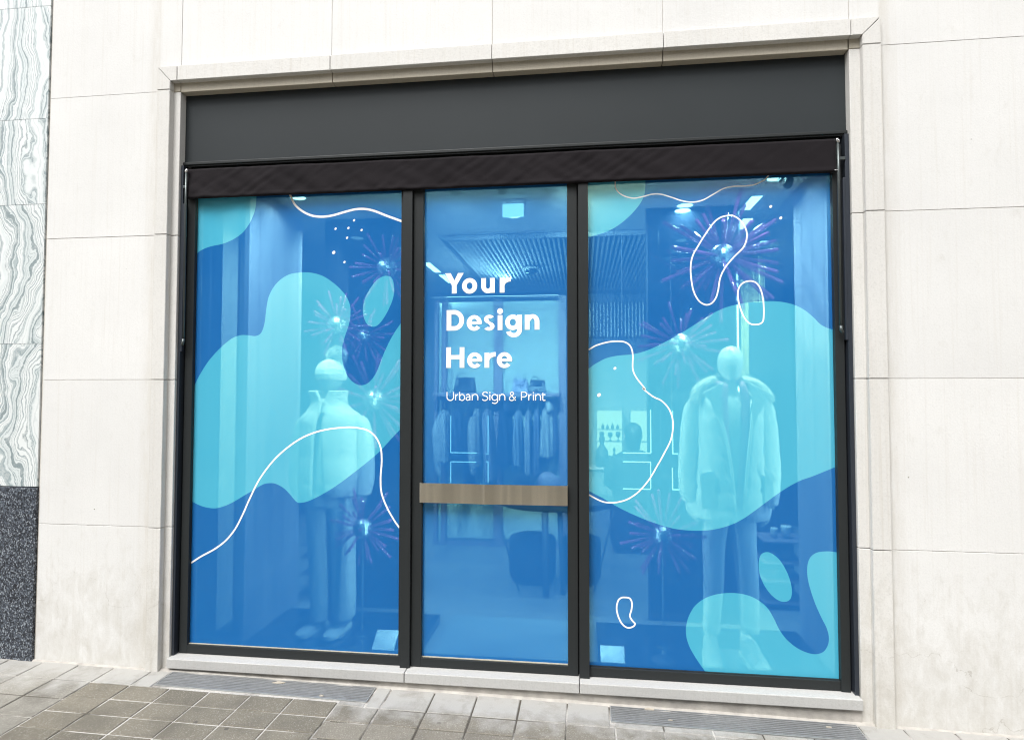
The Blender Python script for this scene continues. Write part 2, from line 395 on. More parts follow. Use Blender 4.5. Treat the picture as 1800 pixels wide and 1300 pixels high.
def jointm():
    m, n, out = mat('joint_sand'); p = N(n, 'ShaderNodeBsdfPrincipled'); p.inputs['Roughness'].default_value = .95
    pos = coords(n); a = noise_(n, pos, 2.2, 5, .6); b = noise_(n, pos, 120, 3, .7)
    sx = N(n, 'ShaderNodeSeparateXYZ'); n.links.new(pos, sx.inputs[0])
    wx = N(n, 'ShaderNodeMath', operation='SUBTRACT'); n.links.new(sx.outputs[0], wx.inputs[0]); wx.inputs[1].default_value = -1.93
    wa = N(n, 'ShaderNodeMath', operation='ABSOLUTE'); n.links.new(wx.outputs[0], wa.inputs[0])
    wm = N(n, 'ShaderNodeMath', operation='LESS_THAN'); n.links.new(wa.outputs[0], wm.inputs[0]); wm.inputs[1].default_value = .72
    a2 = N(n, 'ShaderNodeMath', operation='MULTIPLY_ADD'); n.links.new(wm.outputs[0], a2.inputs[0]); a2.inputs[1].default_value = .12; n.links.new(a, a2.inputs[2]); a = a2.outputs[0]
    col = mix(n, rampn(n, a, [(.50, 0), (.60, 1)]), (.07, .062, .05), (.46, .44, .41)); col = mix(n, rampn(n, b, [(.5, 0), (.7, .5)]), col, (.12, .11, .10))
    n.links.new(col, p.inputs['Base Color']); n.links.new(p.outputs[0], out.inputs[0]); return m
M['joint'] = jointm()
# ================================================================ street
def zg(x): return -0.014*max(-6, min(5, x))
bm = new()
xs = [-300, -60, -20, -6, 5, 20, 60, 300]; ys = [-300, -60, -30, 0.06]
gv = [[bm.verts.new((x, y, zg(x)-.0045)) for x in xs] for y in ys]
for j in range(len(ys)-1):
    for i in range(len(xs)-1): bm.faces.new((gv[j][i], gv[j][i+1], gv[j+1][i+1], gv[j+1][i]))
struct('ground', bm, M['joint'])

GR = [(-2.275, -1.098, -.153, -.004), (.132, 1.312, -.150, .004)]    # grate openings
bm = new(); tl = bm.verts.layers.float_color.new('tint')
rnd = random.Random(3)
def slab(x0, x1, y0, y1, col, dust=1.0, gap=.0035, h=.0):
    g0, g1, g2, g3 = [rnd.uniform(.6, 1.5)*gap for _ in range(4)]
    x0 += g0; x1 -= g1; y0 += g2; y1 -= g3
    if x1-x0 < .015 or y1-y0 < .015: return
    ch = .0035; t = [rnd.uniform(-.0016, .0016) for _ in range(4)]
    c = [(x0, y0), (x1, y0), (x1, y1), (x0, y1)]; ci = [(x0+ch, y0+ch), (x1-ch, y0+ch), (x1-ch, y1-ch), (x0+ch, y1-ch)]
    b = [bm.verts.new((x, y, zg(x)-.012)) for x, y in c]
    mm = [bm.verts.new((x, y, zg(x)-ch*.8+t[k]+h)) for k, (x, y) in enumerate(c)]
    tp = [bm.verts.new((x, y, zg(x)+t[k]+h)) for k, (x, y) in enumerate(ci)]
    for i in range(4):
        j = (i+1) % 4; bm.faces.new((b[i], b[j], mm[j], mm[i])); bm.faces.new((mm[i], mm[j], tp[j], tp[i]))
    bm.faces.new(tp)
    k = rnd.uniform(.86, 1.12)
    for v in b+mm+tp: v[tl] = (col[0]*k, col[1]*k, col[2]*k, dust)
def cut(x0, x1, y0, y1, col, dust):
    for gx0, gx1, gy0, gy1 in GR:
        if x1 > gx0 and x0 < gx1 and y1 > gy0+.01 and y0 < gy1-.01:
            if x0 < gx0-.02: cut(x0, gx0-.004, y0, y1, col, dust)
            if x1 > gx1+.02: cut(gx1+.004, x1, y0, y1, col, dust)
            if y0 < gy0-.012: cut(max(x0, gx0), min(x1, gx1), y0, gy0-.002, col, dust)
            if y1 > gy1+.012: cut(max(x0, gx0), min(x1, gx1), gy1+.002, y1, col, dust)
            return
    slab(x0, x1, y0, y1, col, dust)
cols = [-3.075-.216*k for k in range(14, 0, -1)] + [-3.075, -2.85, -2.625, -2.395, -2.165, -1.94, -1.71, -1.478, -1.238, -1.012, -.777, -.55, -.322, -.083, .150, .377] + [.377+.229*k for k in range(1, 20)]
for i in range(len(cols)-1):
    x0, x1 = cols[i], cols[i+1]; xm = (x0+x1)/2
    if -2.64 < xm < -1.22:
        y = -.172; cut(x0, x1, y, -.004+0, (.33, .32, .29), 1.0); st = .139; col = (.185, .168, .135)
    elif xm <= -2.64:
        y = -.0; st = .172; col = (.27, .258, .23)
        if xm < -2.64: y = .0
    else:
        y = -.200; cut(x0, x1, y, .0, (.27, .255, .225), 1.0); st = .140; col = (.215, .197, .165)
    lim = -10.5
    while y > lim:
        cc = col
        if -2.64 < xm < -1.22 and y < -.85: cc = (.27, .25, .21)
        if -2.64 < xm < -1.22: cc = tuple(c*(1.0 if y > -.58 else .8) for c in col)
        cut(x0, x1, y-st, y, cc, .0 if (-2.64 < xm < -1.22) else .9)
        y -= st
struct('pavement', bm, M['paving'])
# narrow cement strip between slabs and facade
bm = new(); n_ = 120
rowA = []; rowB = []; rowC = []
for i in range(n_+1):
    x = -6+12*i/n_
    rowA.append(bm.verts.new((x, -.012-.010*noise.noise((x*9, 0, 0)), zg(x)-.004)))
    rowB.append(bm.verts.new((x, -.002, zg(x)+.006+.005*noise.noise((x*14, 3, 0)))))
    rowC.append(bm.verts.new((x, .05, zg(x)+.009)))
for i in range(n_):
    bm.faces.new((rowA[i], rowA[i+1], rowB[i+1], rowB[i])); bm.faces.new((rowB[i], rowB[i+1], rowC[i+1], rowC[i]))
struct('cement_fillet', bm, M['base'], smooth=True)

# floor grates
M['grate'] = simple('grate_steel', (.25, .26, .27), .5, .3, var=.3, sc=40, obj=False)
M['rust'] = simple('dried_mortar', (.40, .36, .30), .9, var=.3, sc=60, obj=False)
def grate(x0, x1, y0, y1, label, spots):
    g = thing('floor_grate', label, 'grate', ((x0+x1)/2, (y0+y1)/2, zg((x0+x1)/2)), 'steel ventilation grates let into the paving')
    zf = lambda x: zg(x)
    bm = new()
    def sbox(a, b, c, d, zt, zb):   # slanted with the pavement
        vs = [bm.verts.new((x, y, zg(x)+z)) for z in (zb, zt) for x, y in ((a, c), (b, c), (b, d), (a, d))]
        for f in ((0, 1, 2, 3), (4, 5, 6, 7), (0, 1, 5, 4), (1, 2, 6, 5), (2, 3, 7, 6), (3, 0, 4, 7)): bm.faces.new([vs[k] for k in f])
    t = .005
    sbox(x0, x1, y0, y0+t, .002, -.03); sbox(x0, x1, y1-t, y1, .002, -.03); sbox(x0, x0+t, y0+t, y1-t, .002, -.03); sbox(x1-t, x1, y0+t, y1-t, .002, -.03)
    link('frame', bm, M['chrome_dull'], g)
    bm = new()
    nb = 9
    for k in range(nb):
        y = y0+t+(y1-y0-2*t)*(k+.5)/nb
        sbox(x0+t, x1-t, y-.0030, y+.0030, .0015, -.006)
    for k in range(1, 4):
        x = x0+(x1-x0)*k/4; sbox(x-.002, x+.002, y0+t, y1-t, -.004, -.022)
    link('bars', bm, M['grate'], g)
    bm = new(); sbox(x0, x1, y0, y1, -.055, -.060); link('pit', bm, M['black'], g)
    for (sx, sy, r_) in spots:
        bm = new(); vs = []
        for k in range(14):
            a = 2*math.pi*k/14; rr = r_*(.7+.5*noise.noise((sx*5+math.cos(a), sy+math.sin(a), 1)))
            vs.append((sx+rr*1.6*math.cos(a), sy+rr*.5*math.sin(a)))
        A_ = [bm.verts.new((x, y, zg(x)+.0045)) for x, y in vs]; B_ = [bm.verts.new((x, y, zg(x)-.006)) for x, y in vs]
        bm.faces.new(A_); bridge(bm, A_, B_)
        link('mortar_splash', bm, M['rust'], g)
M['chrome_dull'] = simple('galvanised_edge', (.42, .43, .43), .5, .6, var=.3, sc=50, obj=False)
grate(*GR[0], 'long slotted steel floor grate in the paving below the left window, nearest the veined marble', [(-1.63, -.035, .028), (-1.35, -.13, .012)])
grate(*GR[1], 'slotted steel floor grate in the paving below the right window', [(.33, -.012, .024), (1.17, -.05, .012), (.42, -.1, .01)])

# ================================================================ the stone building
bld = thing('shop_building', 'pale limestone shop front building with moulded stone surround around a wide dark framed window', 'building', (0, 0, 0))
XL, XR = -2.438, 1.487; ZT = 3.468          # outer edge of the surround
zj = [-.06, .826, 1.660, 2.491, 3.333]
bm = new(); rnd = random.Random(11)
def panel(x0, x1, z0, z1, g=.0013, y=0.0):
    box(bm, x0+g, x1-g, y+rnd.uniform(-.0006, .0006), y+.05, z0+g, z1-g, b=.0014)
for a, b in zip(zj, zj[1:]):
    panel(-3.140, XL, a, b)
    panel(XR, 3.25, a, b); panel(3.25, 5.0, a, b); panel(5.0, 6.8, a, b)
g_ = .0014
prism(bm, [(-3.140+g_, zj[-1]+g_), (XL-g_, zj[-1]+g_), (XL-g_, ZT+g_), (-2.302-g_, ZT+g_), (-2.302-g_, 4.17-g_), (-3.140+g_, 4.17-g_)], 0, .05)
prism(bm, [(1.345+g_, ZT+g_), (XR+g_, ZT+g_), (XR+g_, zj[-1]+g_), (3.25-g_, zj[-1]+g_), (3.25-g_, 4.17-g_), (1.345+g_, 4.17-g_)], 0, .05)
vj = [-3.140, -2.302, -1.392, -.480, .425, 1.345, 3.25, 5.0, 6.8]
for a, b in zip(vj[1:5], vj[2:6]):
    panel(a, b, ZT, 4.17)
panel(3.25, 5.0, zj[-1], 4.17); panel(5.0, 6.8, zj[-1], 4.17)
for z0, z1 in ((4.17, 5.0), (5.0, 5.84), (5.84, 6.7), (6.7, 7.5)):
    for a, b in zip(vj, vj[1:]): panel(a, b, z0, z1)
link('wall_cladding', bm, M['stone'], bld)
bm = new()
box(bm, -3.14, XL+.08, .0035, .30, -.1, 7.5); box(bm, XR-.08, 6.8, .0035, .30, -.1, 7.5); box(bm, XL+.08, XR-.08, .0035, .30, 3.40, 7.5)
link('wall_core', bm, M['mortar'], bld)

# surround: flat outer band (proud of the wall) and a recessed inner band
def wedge_panels(bm, pieces, y0, y1):
    for pl in pieces: 
        prism(bm, pl, y0, y1)
AX0, AX1, AZ = -2.357, 1.399, 3.383          # inner edge of outer band
IX0, IX1, IZ = -2.314, 1.348, 3.330          # inner edge of inner band
g = .0016
bm = new()
zb = [-.06]+zj[1:4]+[3.333]
for a, b in zip(zb, zb[1:]):
    prism(bm, [(XL, a+g), (AX0, a+g), (AX0, b-g), (XL, b-g)], -.020, .03)
    prism(bm, [(AX1, a+g), (XR, a+g), (XR, b-g), (AX1, b-g)], -.020, .03)
prism(bm, [(XL, zb[-1]+g), (AX0, zb[-1]+g), (AX0, AZ), (XL+g*.5, ZT-g)], -.020, .03)
prism(bm, [(AX1, zb[-1]+g), (XR, zb[-1]+g), (XR-g*.5, ZT-g), (AX1, AZ)], -.020, .03)
lj = [-2.314, -1.392, -.480, .425, 1.345]
prism(bm, [(AX0+g, AZ), (lj[0]-g, AZ), (lj[0]-g, ZT), (XL+2*g, ZT)], -.0205, .03)
for a, b in zip(lj, lj[1:]): prism(bm, [(a+g, AZ), (b-g, AZ), (b-g, ZT), (a+g, ZT)], -.0205, .03)
prism(bm, [(lj[-1]+g, AZ), (AX1-g, AZ), (XR-2*g, ZT), (lj[-1]+g, ZT)], -.0205, .03)
bmesh.ops.bevel(bm, geom=bm.edges[:], offset=.0022, segments=2, affect='EDGES')
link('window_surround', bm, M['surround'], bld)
bm = new()
for a, b in zip(zb, zb[1:]):
    box(bm, AX0-.01, IX0, .014, .11, a+g, b-g, b=.003)
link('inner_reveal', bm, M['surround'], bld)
bm = new()
for a, b in zip(zb, zb[1:]): box(bm, IX1, AX1+.01, .014, .11, a+g, b-g, b=.003)
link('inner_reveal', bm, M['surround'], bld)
bm = new()
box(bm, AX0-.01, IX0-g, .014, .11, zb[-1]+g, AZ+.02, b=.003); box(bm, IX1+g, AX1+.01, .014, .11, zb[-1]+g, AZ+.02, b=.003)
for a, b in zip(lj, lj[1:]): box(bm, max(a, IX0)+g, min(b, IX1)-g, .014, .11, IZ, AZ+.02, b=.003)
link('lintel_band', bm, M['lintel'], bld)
# sill
bm = new()
sj = [-2.313, -.945, -.020, 1.347]
for a, b in zip(sj, sj[1:]): box(bm, a+g, b-g, -.012, .12, .051, .1045, b=.004)
link('door_sill', bm, M['sill'], bld)
bm = new(); box(bm, -2.313, 1.347, .008, .12, -.06, .0508); link('sill_base', bm, M['base'], bld)

# dark fascia above the window
bm = new()
box(bm, IX0-.004, IX1+.004, .062, .10, 2.932, 3.36, b=.002)
link('fascia_panel', bm, M['fascia'], bld)
bm = new(); box(bm, IX0, IX1, .044, .062, 2.912, 2.929, b=.003); box(bm, IX0, IX1, .052, .0615, 2.904, 2.911, b=.001); link('fascia_moulding', bm, M['frame'], bld)
bm = new(); box(bm, IX0+.012, IX1-.012, .105, .112, 2.72, 2.93); link('awning_recess', bm, M['black'], bld)

# frames.  glass plane y=.083
FY = .060
def frame_part(parts, name, parent, mt='frame'):
    bm = new()
    for p in parts: box(bm, *p, b=.0018)
    return link(name, bm, M[mt], parent)
ZB = .1075
# left window frame
wl = frame_part([(-2.288, -2.240, FY, .13, ZB, 2.86), (-2.2399, -.987, FY+.001, .13, ZB, .1545), (-1.0015, -.9875, FY+.001, .13, .155, 2.86), (-2.2399, -1.002, FY+.001, .13, 2.80, 2.86)], 'display_window', bld)
wl['label'] = 'left display window with the pom-pom hat mannequin behind blue vinyl'
wr = frame_part([(1.2735, 1.318, FY-.006, .13, ZB-.002, 2.86), (.0325, 1.273, FY+.001, .13, ZB, .1545), (.0325, 1.273, FY+.001, .13, 2.80, 2.86)], 'display_window', bld)
wr['label'] = 'right display window with the long parka mannequin behind blue vinyl'
frame_part([(-.9860, -.9320, .040, .13, .1025, 2.708)], 'mullion', bld)
frame_part([(-.0205, .0318, .040, .13, .1025, 2.708)], 'mullion', bld)
frame_part([(IX0+.001, -2.2985, .030, .13, .103, 2.905)], 'awning_guide', bld, 'track')
frame_part([(1.3265, IX1-.001, .030, .13, .103, 2.905)], 'awning_guide', bld, 'track')
bm = new()
for a, b in ((-2.2985, -2.288), (1.318, 1.3265), (-.932, -.9295), (-.0270, -.0205)): box(bm, a, b, .088, .12, .104, 2.9)
link('shadow_gap', bm, M['black'], bld)

# door
door = thing('glass_door', 'narrow glass shop door in a dark frame with bronze push bar and white lettering', 'door', (-.93, .06, .10))
frame_part([(-.9292, -.8740, FY, .125, ZB, 2.88), (-.0805, -.0272, FY, .125, ZB, 2.88), (-.8739, -.0806, FY+.0005, .125, ZB, .1530), (-.8739, -.0806, FY+.0005, .125, 2.80, 2.88)], 'door_frame', door)

GY = .083
def pane(x0, x1, z0, z1, parent):
    bm = new(); box(bm, x0, x1, GY+.004, GY+.012, z0, z1); return link('pane', bm, M['glass'], parent)
pl = pane(-2.245, -1.000, .150, 2.81, wl); pr_ = pane(.030, 1.277, .150, 2.81, wr); pd = pane(-.878, -.077, .149, 2.81, door)
bm = new(); box(bm, -2.239, -1.002, .074, .0822, .1550, .1580); link('gasket', bm, M['gasket'], wl)
bm = new(); box(bm, .033, 1.272, .074, .0822, .1550, .1568); link('gasket', bm, M['frame'], wr)
bm = new(); box(bm, -.8735, -.081, .074, .0822, .1532, .1572); link('gasket', bm, M['gasket'], door)

# --- vinyl artwork -------------------------------------------------
LB1=[(-1.8771,2.7529),(-1.8773,2.6976),(-1.8834,2.6482),(-1.8956,2.61),(-1.9203,2.5612),(-1.9602,2.5129),(-2.0179,2.476),(-2.0819,2.4524),(-2.1582,2.4391),(-2.211,2.4206),(-2.2403,2.4025),(-2.2756,2.389)]
LB2=[(-2.2588,1.6),(-2.2383,1.6328),(-2.2135,1.682),(-2.1679,1.753),(-2.1221,1.8074),(-2.0647,1.8617),(-2.013,1.8994),(-1.9611,1.9174),(-1.9148,1.917),(-1.8686,1.9121),(-1.8344,1.9302),(-1.8147,1.9843),(-1.8046,2.0711),(-1.7919,2.1361),(-1.7641,2.19),(-1.7247,2.2327),(-1.6681,2.2641),(-1.6001,2.2734),(-1.5321,2.2697),(-1.4644,2.2487),(-1.3966,2.2042),(-1.3403,2.1494),(-1.3086,2.0953),(-1.3003,2.0417),(-1.3073,1.9778),(-1.332,1.9035),(-1.3479,1.8397),(-1.3449,1.7652),(-1.3242,1.7014),(-1.2906,1.6536),(-1.2408,1.6293),(-1.1916,1.643),(-1.1484,1.6956),(-1.1164,1.7746),(-1.0844,1.8482),(-1.0469,1.9164),(-0.9986,1.9844),(-0.9557,2.026),(-0.9515,1.4347),(-1.007,1.3822),(-1.0584,1.3296),(-1.1227,1.2611),(-1.1982,1.1973),(-1.2741,1.1386),(-1.3613,1.0741),(-1.449,1.0198),(-1.5262,0.9813),(-1.5818,0.9664),(-1.6099,0.9741),(-1.644,1.0104),(-1.6839,1.0466),(-1.7294,1.069),(-1.7635,1.0737),(-1.8087,1.0654),(-1.8651,1.0322),(-1.9331,0.9934),(-2.0013,0.9545),(-2.0585,0.9317),(-2.1047,0.9231),(-2.1629,0.9292),(-2.2098,0.9442),(-2.2393,0.9575),(-2.2689,0.9698)]
LB3=[(-1.0877,2.2424),(-1.0603,2.229),(-1.0468,2.1757),(-1.0539,2.1122),(-1.086,2.0385),(-1.1291,1.9755),(-1.1673,1.9569),(-1.2058,1.9765),(-1.2262,2.03),(-1.2235,2.0938),(-1.1966,2.1573),(-1.1532,2.2151),(-1.115,2.2388)]
LW1=[(-1.675,2.7339),(-1.6632,2.7115),(-1.6398,2.6668),(-1.5936,2.6268),(-1.5365,2.5997),(-1.4743,2.591),(-1.4125,2.5965),(-1.3455,2.6126),(-1.2788,2.6264),(-1.2233,2.6265),(-1.1679,2.6138),(-1.0906,2.5821),(-0.9996,2.5469)]
LW2=[(-2.2401,0.608),(-2.1803,0.6465),(-2.1001,0.6898),(-2.0318,0.74),(-1.9755,0.8056),(-1.9312,0.8868),(-1.8871,0.9838),(-1.8319,1.0916),(-1.754,1.1942),(-1.676,1.2666),(-1.5868,1.3272),(-1.4978,1.3642),(-1.4091,1.384),(-1.3098,1.3933),(-1.2439,1.3896),(-1.1891,1.3754),(-1.1452,1.3392),(-1.1175,1.282),(-1.1104,1.2091),(-1.116,1.1153),(-1.1099,1.0323),(-1.0768,0.9501),(-1.0332,0.8789),(-1.0061,0.8436)]
LD=[(-1.2848,2.564),(-1.3936,2.519),(-1.3177,2.5209),(-1.2398,2.5065),(-1.3249,2.465),(-1.4032,2.3831),(-1.3389,2.3265)]
RB1=[(0.3385,2.7588),(0.337,2.6829),(0.3284,2.6358),(0.2986,2.5848),(0.2522,2.5343),(0.1964,2.4888),(0.1404,2.4573),(0.0938,2.4426),(0.0357,2.4272),(0.0093,2.4204)]
RB2=[(0.0069,1.6986),(0.033,1.7173),(0.0722,1.7453),(0.1279,1.7731),(0.1926,1.7868),(0.266,1.7929),(0.3301,1.8092),(0.3848,1.832),(0.4484,1.864),(0.5209,1.905),(0.593,1.9504),(0.6649,1.9956),(0.7363,2.0314),(0.8072,2.0505),(0.8776,2.0612),(0.9476,2.0646),(1.017,2.0606),(1.0859,2.044),(1.1371,2.016),(1.1794,1.9791),(1.2129,1.9425),(1.2466,1.9223),(1.2779,1.912),(1.3141,1.9008),(1.2994,1.2241),(1.2734,1.2127),(1.2219,1.1897),(1.1653,1.1652),(1.1085,1.1435),(1.0585,1.1166),(1.0011,1.0784),(0.9362,1.0288),(0.8782,0.9829),(0.8201,0.9405),(0.7619,0.9092),(0.6962,0.8872),(0.6305,0.8756),(0.5644,0.8729),(0.4981,0.8771),(0.4389,0.8874),(0.3646,0.9095),(0.3049,0.9307),(0.2298,0.963),(0.1769,0.9884),(0.1391,1.0104),(0.1011,1.0325),(0.0629,1.0508),(0.0323,1.0679),(0.0093,1.0766)]
RB3=[(0.9319,0.7746),(0.9588,0.7683),(0.9931,0.7415),(1.0232,0.6948),(1.0453,0.64),(1.0545,0.5849),(1.0478,0.545),(1.0246,0.5282),(0.9939,0.5309),(0.9559,0.5571),(0.9218,0.6034),(0.8993,0.6584),(0.8939,0.7141),(0.9046,0.7585)]
RB4=[(0.6435,0.1278),(0.6164,0.1645),(0.5853,0.2084),(0.5503,0.2666),(0.531,0.3218),(0.5291,0.378),(0.544,0.4351),(0.5762,0.4889),(0.6241,0.5272),(0.6795,0.5496),(0.7424,0.5602),(0.8049,0.5588),(0.8591,0.5451),(0.9052,0.5191),(0.9395,0.4849),(0.9658,0.4385),(0.9918,0.3843),(1.0256,0.3386),(1.0708,0.3015),(1.116,0.2803),(1.1612,0.2725),(1.1991,0.2847),(1.2222,0.3172),(1.2289,0.3566),(1.2199,0.4032),(1.1944,0.4569),(1.1654,0.5264),(1.1437,0.5964),(1.1311,0.6591),(1.1319,0.7146),(1.1463,0.7547),(1.177,0.7795),(1.2226,0.7881),(1.2724,0.785),(1.3016,0.7797)]
RW1=[(0.1782,2.7419),(0.179,2.7179),(0.1807,2.6892),(0.2019,2.6598),(0.2389,2.6393),(0.2805,2.631),(0.3266,2.6378),(0.3726,2.6483),(0.4183,2.6465),(0.4729,2.6284),(0.5272,2.6075),(0.5813,2.5979),(0.6354,2.6071),(0.6895,2.6359),(0.7435,2.6646),(0.797,2.6736),(0.8501,2.6733),(0.8943,2.6771),(0.9297,2.6914),(0.9536,2.7043),(0.9742,2.7313)]
RW2=[(0.7667,2.5202),(0.7951,2.5155),(0.8301,2.4865),(0.8543,2.4394),(0.8554,2.3931),(0.8372,2.3474),(0.7925,2.3024),(0.7476,2.2481),(0.7204,2.1932),(0.709,2.1287),(0.697,2.0874),(0.6744,2.0582),(0.6432,2.0513),(0.6077,2.0751),(0.5814,2.1312),(0.5704,2.2058),(0.571,2.271),(0.5831,2.3173),(0.606,2.3586),(0.6425,2.4181),(0.6879,2.4819),(0.7239,2.5105)]
RW3=[(0.8746,2.1714),(0.9051,2.157),(0.9264,2.1153),(0.936,2.0511),(0.936,1.9871),(0.9286,1.9553),(0.9023,1.9437),(0.8674,1.9487),(0.8371,1.9839),(0.8159,2.0439),(0.8078,2.0992),(0.8153,2.1404),(0.8394,2.1648)]
RW4=[(0.0334,1.8189),(0.0726,1.8411),(0.1283,1.8576),(0.1745,1.8628),(0.2206,1.8595),(0.2526,1.8378),(0.266,1.791),(0.2655,1.7165),(0.2835,1.6699),(0.3287,1.6095),(0.317,1.6111),(0.3695,1.5689),(0.4144,1.546),(0.4515,1.504),(0.4697,1.4507),(0.4707,1.3973),(0.4575,1.3363),(0.4272,1.275),(0.3893,1.206),(0.3438,1.1291),(0.2907,1.0672),(0.2377,1.0294),(0.1846,1.0114),(0.1391,1.0073),(0.0934,1.0155),(0.0322,1.0463)]
RW5=[(0.2188,0.5158),(0.2432,0.5111),(0.2536,0.4871),(0.251,0.4544),(0.2426,0.4214),(0.2547,0.3975),(0.2684,0.3819),(0.2585,0.3668),(0.2301,0.3597),(0.2017,0.3787),(0.1815,0.4186),(0.1744,0.4591),(0.1819,0.4963),(0.1984,0.5125)]
RD=[(0.9788,2.5599),(1.0277,2.4982),(0.1719,1.7187),(0.0872,1.5767)]
def inside(p, poly):
    r = False; j = len(poly)-1
    for i in range(len(poly)):
        xi, yi = poly[i]; xj, yj = poly[j]
        if (yi > p.y) != (yj > p.y) and p.x < (xj-xi)*(p.y-yi)/(yj-yi)+xi: r = not r
        j = i
    return r
def film_mesh(x0, x1, z0, z1, blobs):
    loops = [[(x0, z0), (x1, z0), (x1, z1), (x0, z1)]] + [catmull(b, 6, c) for b, c in blobs]
    vs = []; fs = []
    for l in loops:
        fs.append(list(range(len(vs), len(vs)+len(l)))); vs += [Vector(p) for p in l]
    V, E_, F, ov, oe, of = delaunay_2d_cdt(vs, [], fs, 1, 1e-5)
    bm = new(); bv = [bm.verts.new((v.x, GY, v.y)) for v in V]
    for f, o in zip(F, of):
        c = sum((V[i] for i in f), Vector((0, 0)))/len(f)
        if not (x0 <= c.x <= x1 and z0 <= c.y <= z1): continue
        q = bm.faces.new([bv[i] for i in f]); q.material_index = 1 if any(inside(c, l) for l in loops[1:]) else 0
    bmesh.ops.delete(bm, geom=[v for v in bm.verts if not v.link_faces], context='VERTS')
    return bm
def ribbon(bm, pts, wd, y, mi, closed=False, clip=None):
    pts = catmull(pts, 6, closed)
    L = []; m = len(pts)
    for i, p in enumerate(pts):
        a = pts[(i-1) % m] if closed else pts[max(i-1, 0)]; b = pts[(i+1) % m] if closed else pts[min(i+1, m-1)]
        t = Vector((b[0]-a[0], b[1]-a[1])).normalized(); nn = Vector((-t.y, t.x))*wd/2
        L.append((bm.verts.new((p[0]+nn.x, y, p[1]+nn.y)), bm.verts.new((p[0]-nn.x, y, p[1]-nn.y))))
    for i in range(m if closed else m-1):
        a, b = L[i], L[(i+1) % m]; f = bm.faces.new((a[0], b[0], b[1], a[1])); f.material_index = mi
def dot(bm, p, rx, rz, y, mi, a=.4):
    vs = []
    for k in range(16):
        t = 2*math.pi*k/16; u, v = rx*math.cos(t), rz*math.sin(t)
        vs.append(bm.verts.new((p[0]+u*math.cos(a)-v*math.sin(a), y, p[1]+u*math.sin(a)+v*math.cos(a))))
    bm.faces.new(vs).material_index = mi
FM = [M['film_blue'], M['film_turq'], M['film_white']]
FT = 2.79
def finish_film(bm, parent):
    for f in bm.faces: f.normal_update()
    for f in bm.faces:
        if f.normal.y > 0: f.normal_flip()
    return link('vinyl_film', bm, FM, parent, norm=False)
bm = film_mesh(-2.2395, -1.002, .158, FT, [(LB1+[(-2.35, 2.65), (-2.35, 2.95), (-1.87, 2.95)], False), (LB2, False), (LB3, True)])
ribbon(bm, LW1, .0125, GY-.0006, 2); ribbon(bm, LW2, .0095, GY-.0006, 2)
for k, p in enumerate(LD): dot(bm, p, .0075 if k != 5 else .0105, .0058 if k != 5 else .0088, GY-.0006, 2, .9)
finish_film(bm, wl)
bm = film_mesh(.0325, 1.2730, .157, FT, [(RB1+[(-.08, 2.60), (-.08, 2.95), (.327, 2.95)], False), (RB2, False), (RB3, True), (RB4+[(1.36, .75), (1.36, .10), (.60, .10)], False)])
ribbon(bm, RW1, .0068, GY-.0006, 2); ribbon(bm, RW2, .0078, GY-.0006, 2, True); ribbon(bm, RW3, .0078, GY-.0006, 2, True)
ribbon(bm, RW4, .0078, GY-.0006, 2); ribbon(bm, RW5, .0082, GY-.0006, 2, True)
for k, p in enumerate(RD): dot(bm, p, .0085 if k != 3 else .0115, .0068 if k != 3 else .009, GY-.0006, 2, .8)
finish_film(bm, wr)
bm = film_mesh(-.8735, -.081, .157, FT, [])
finish_film(bm, door)

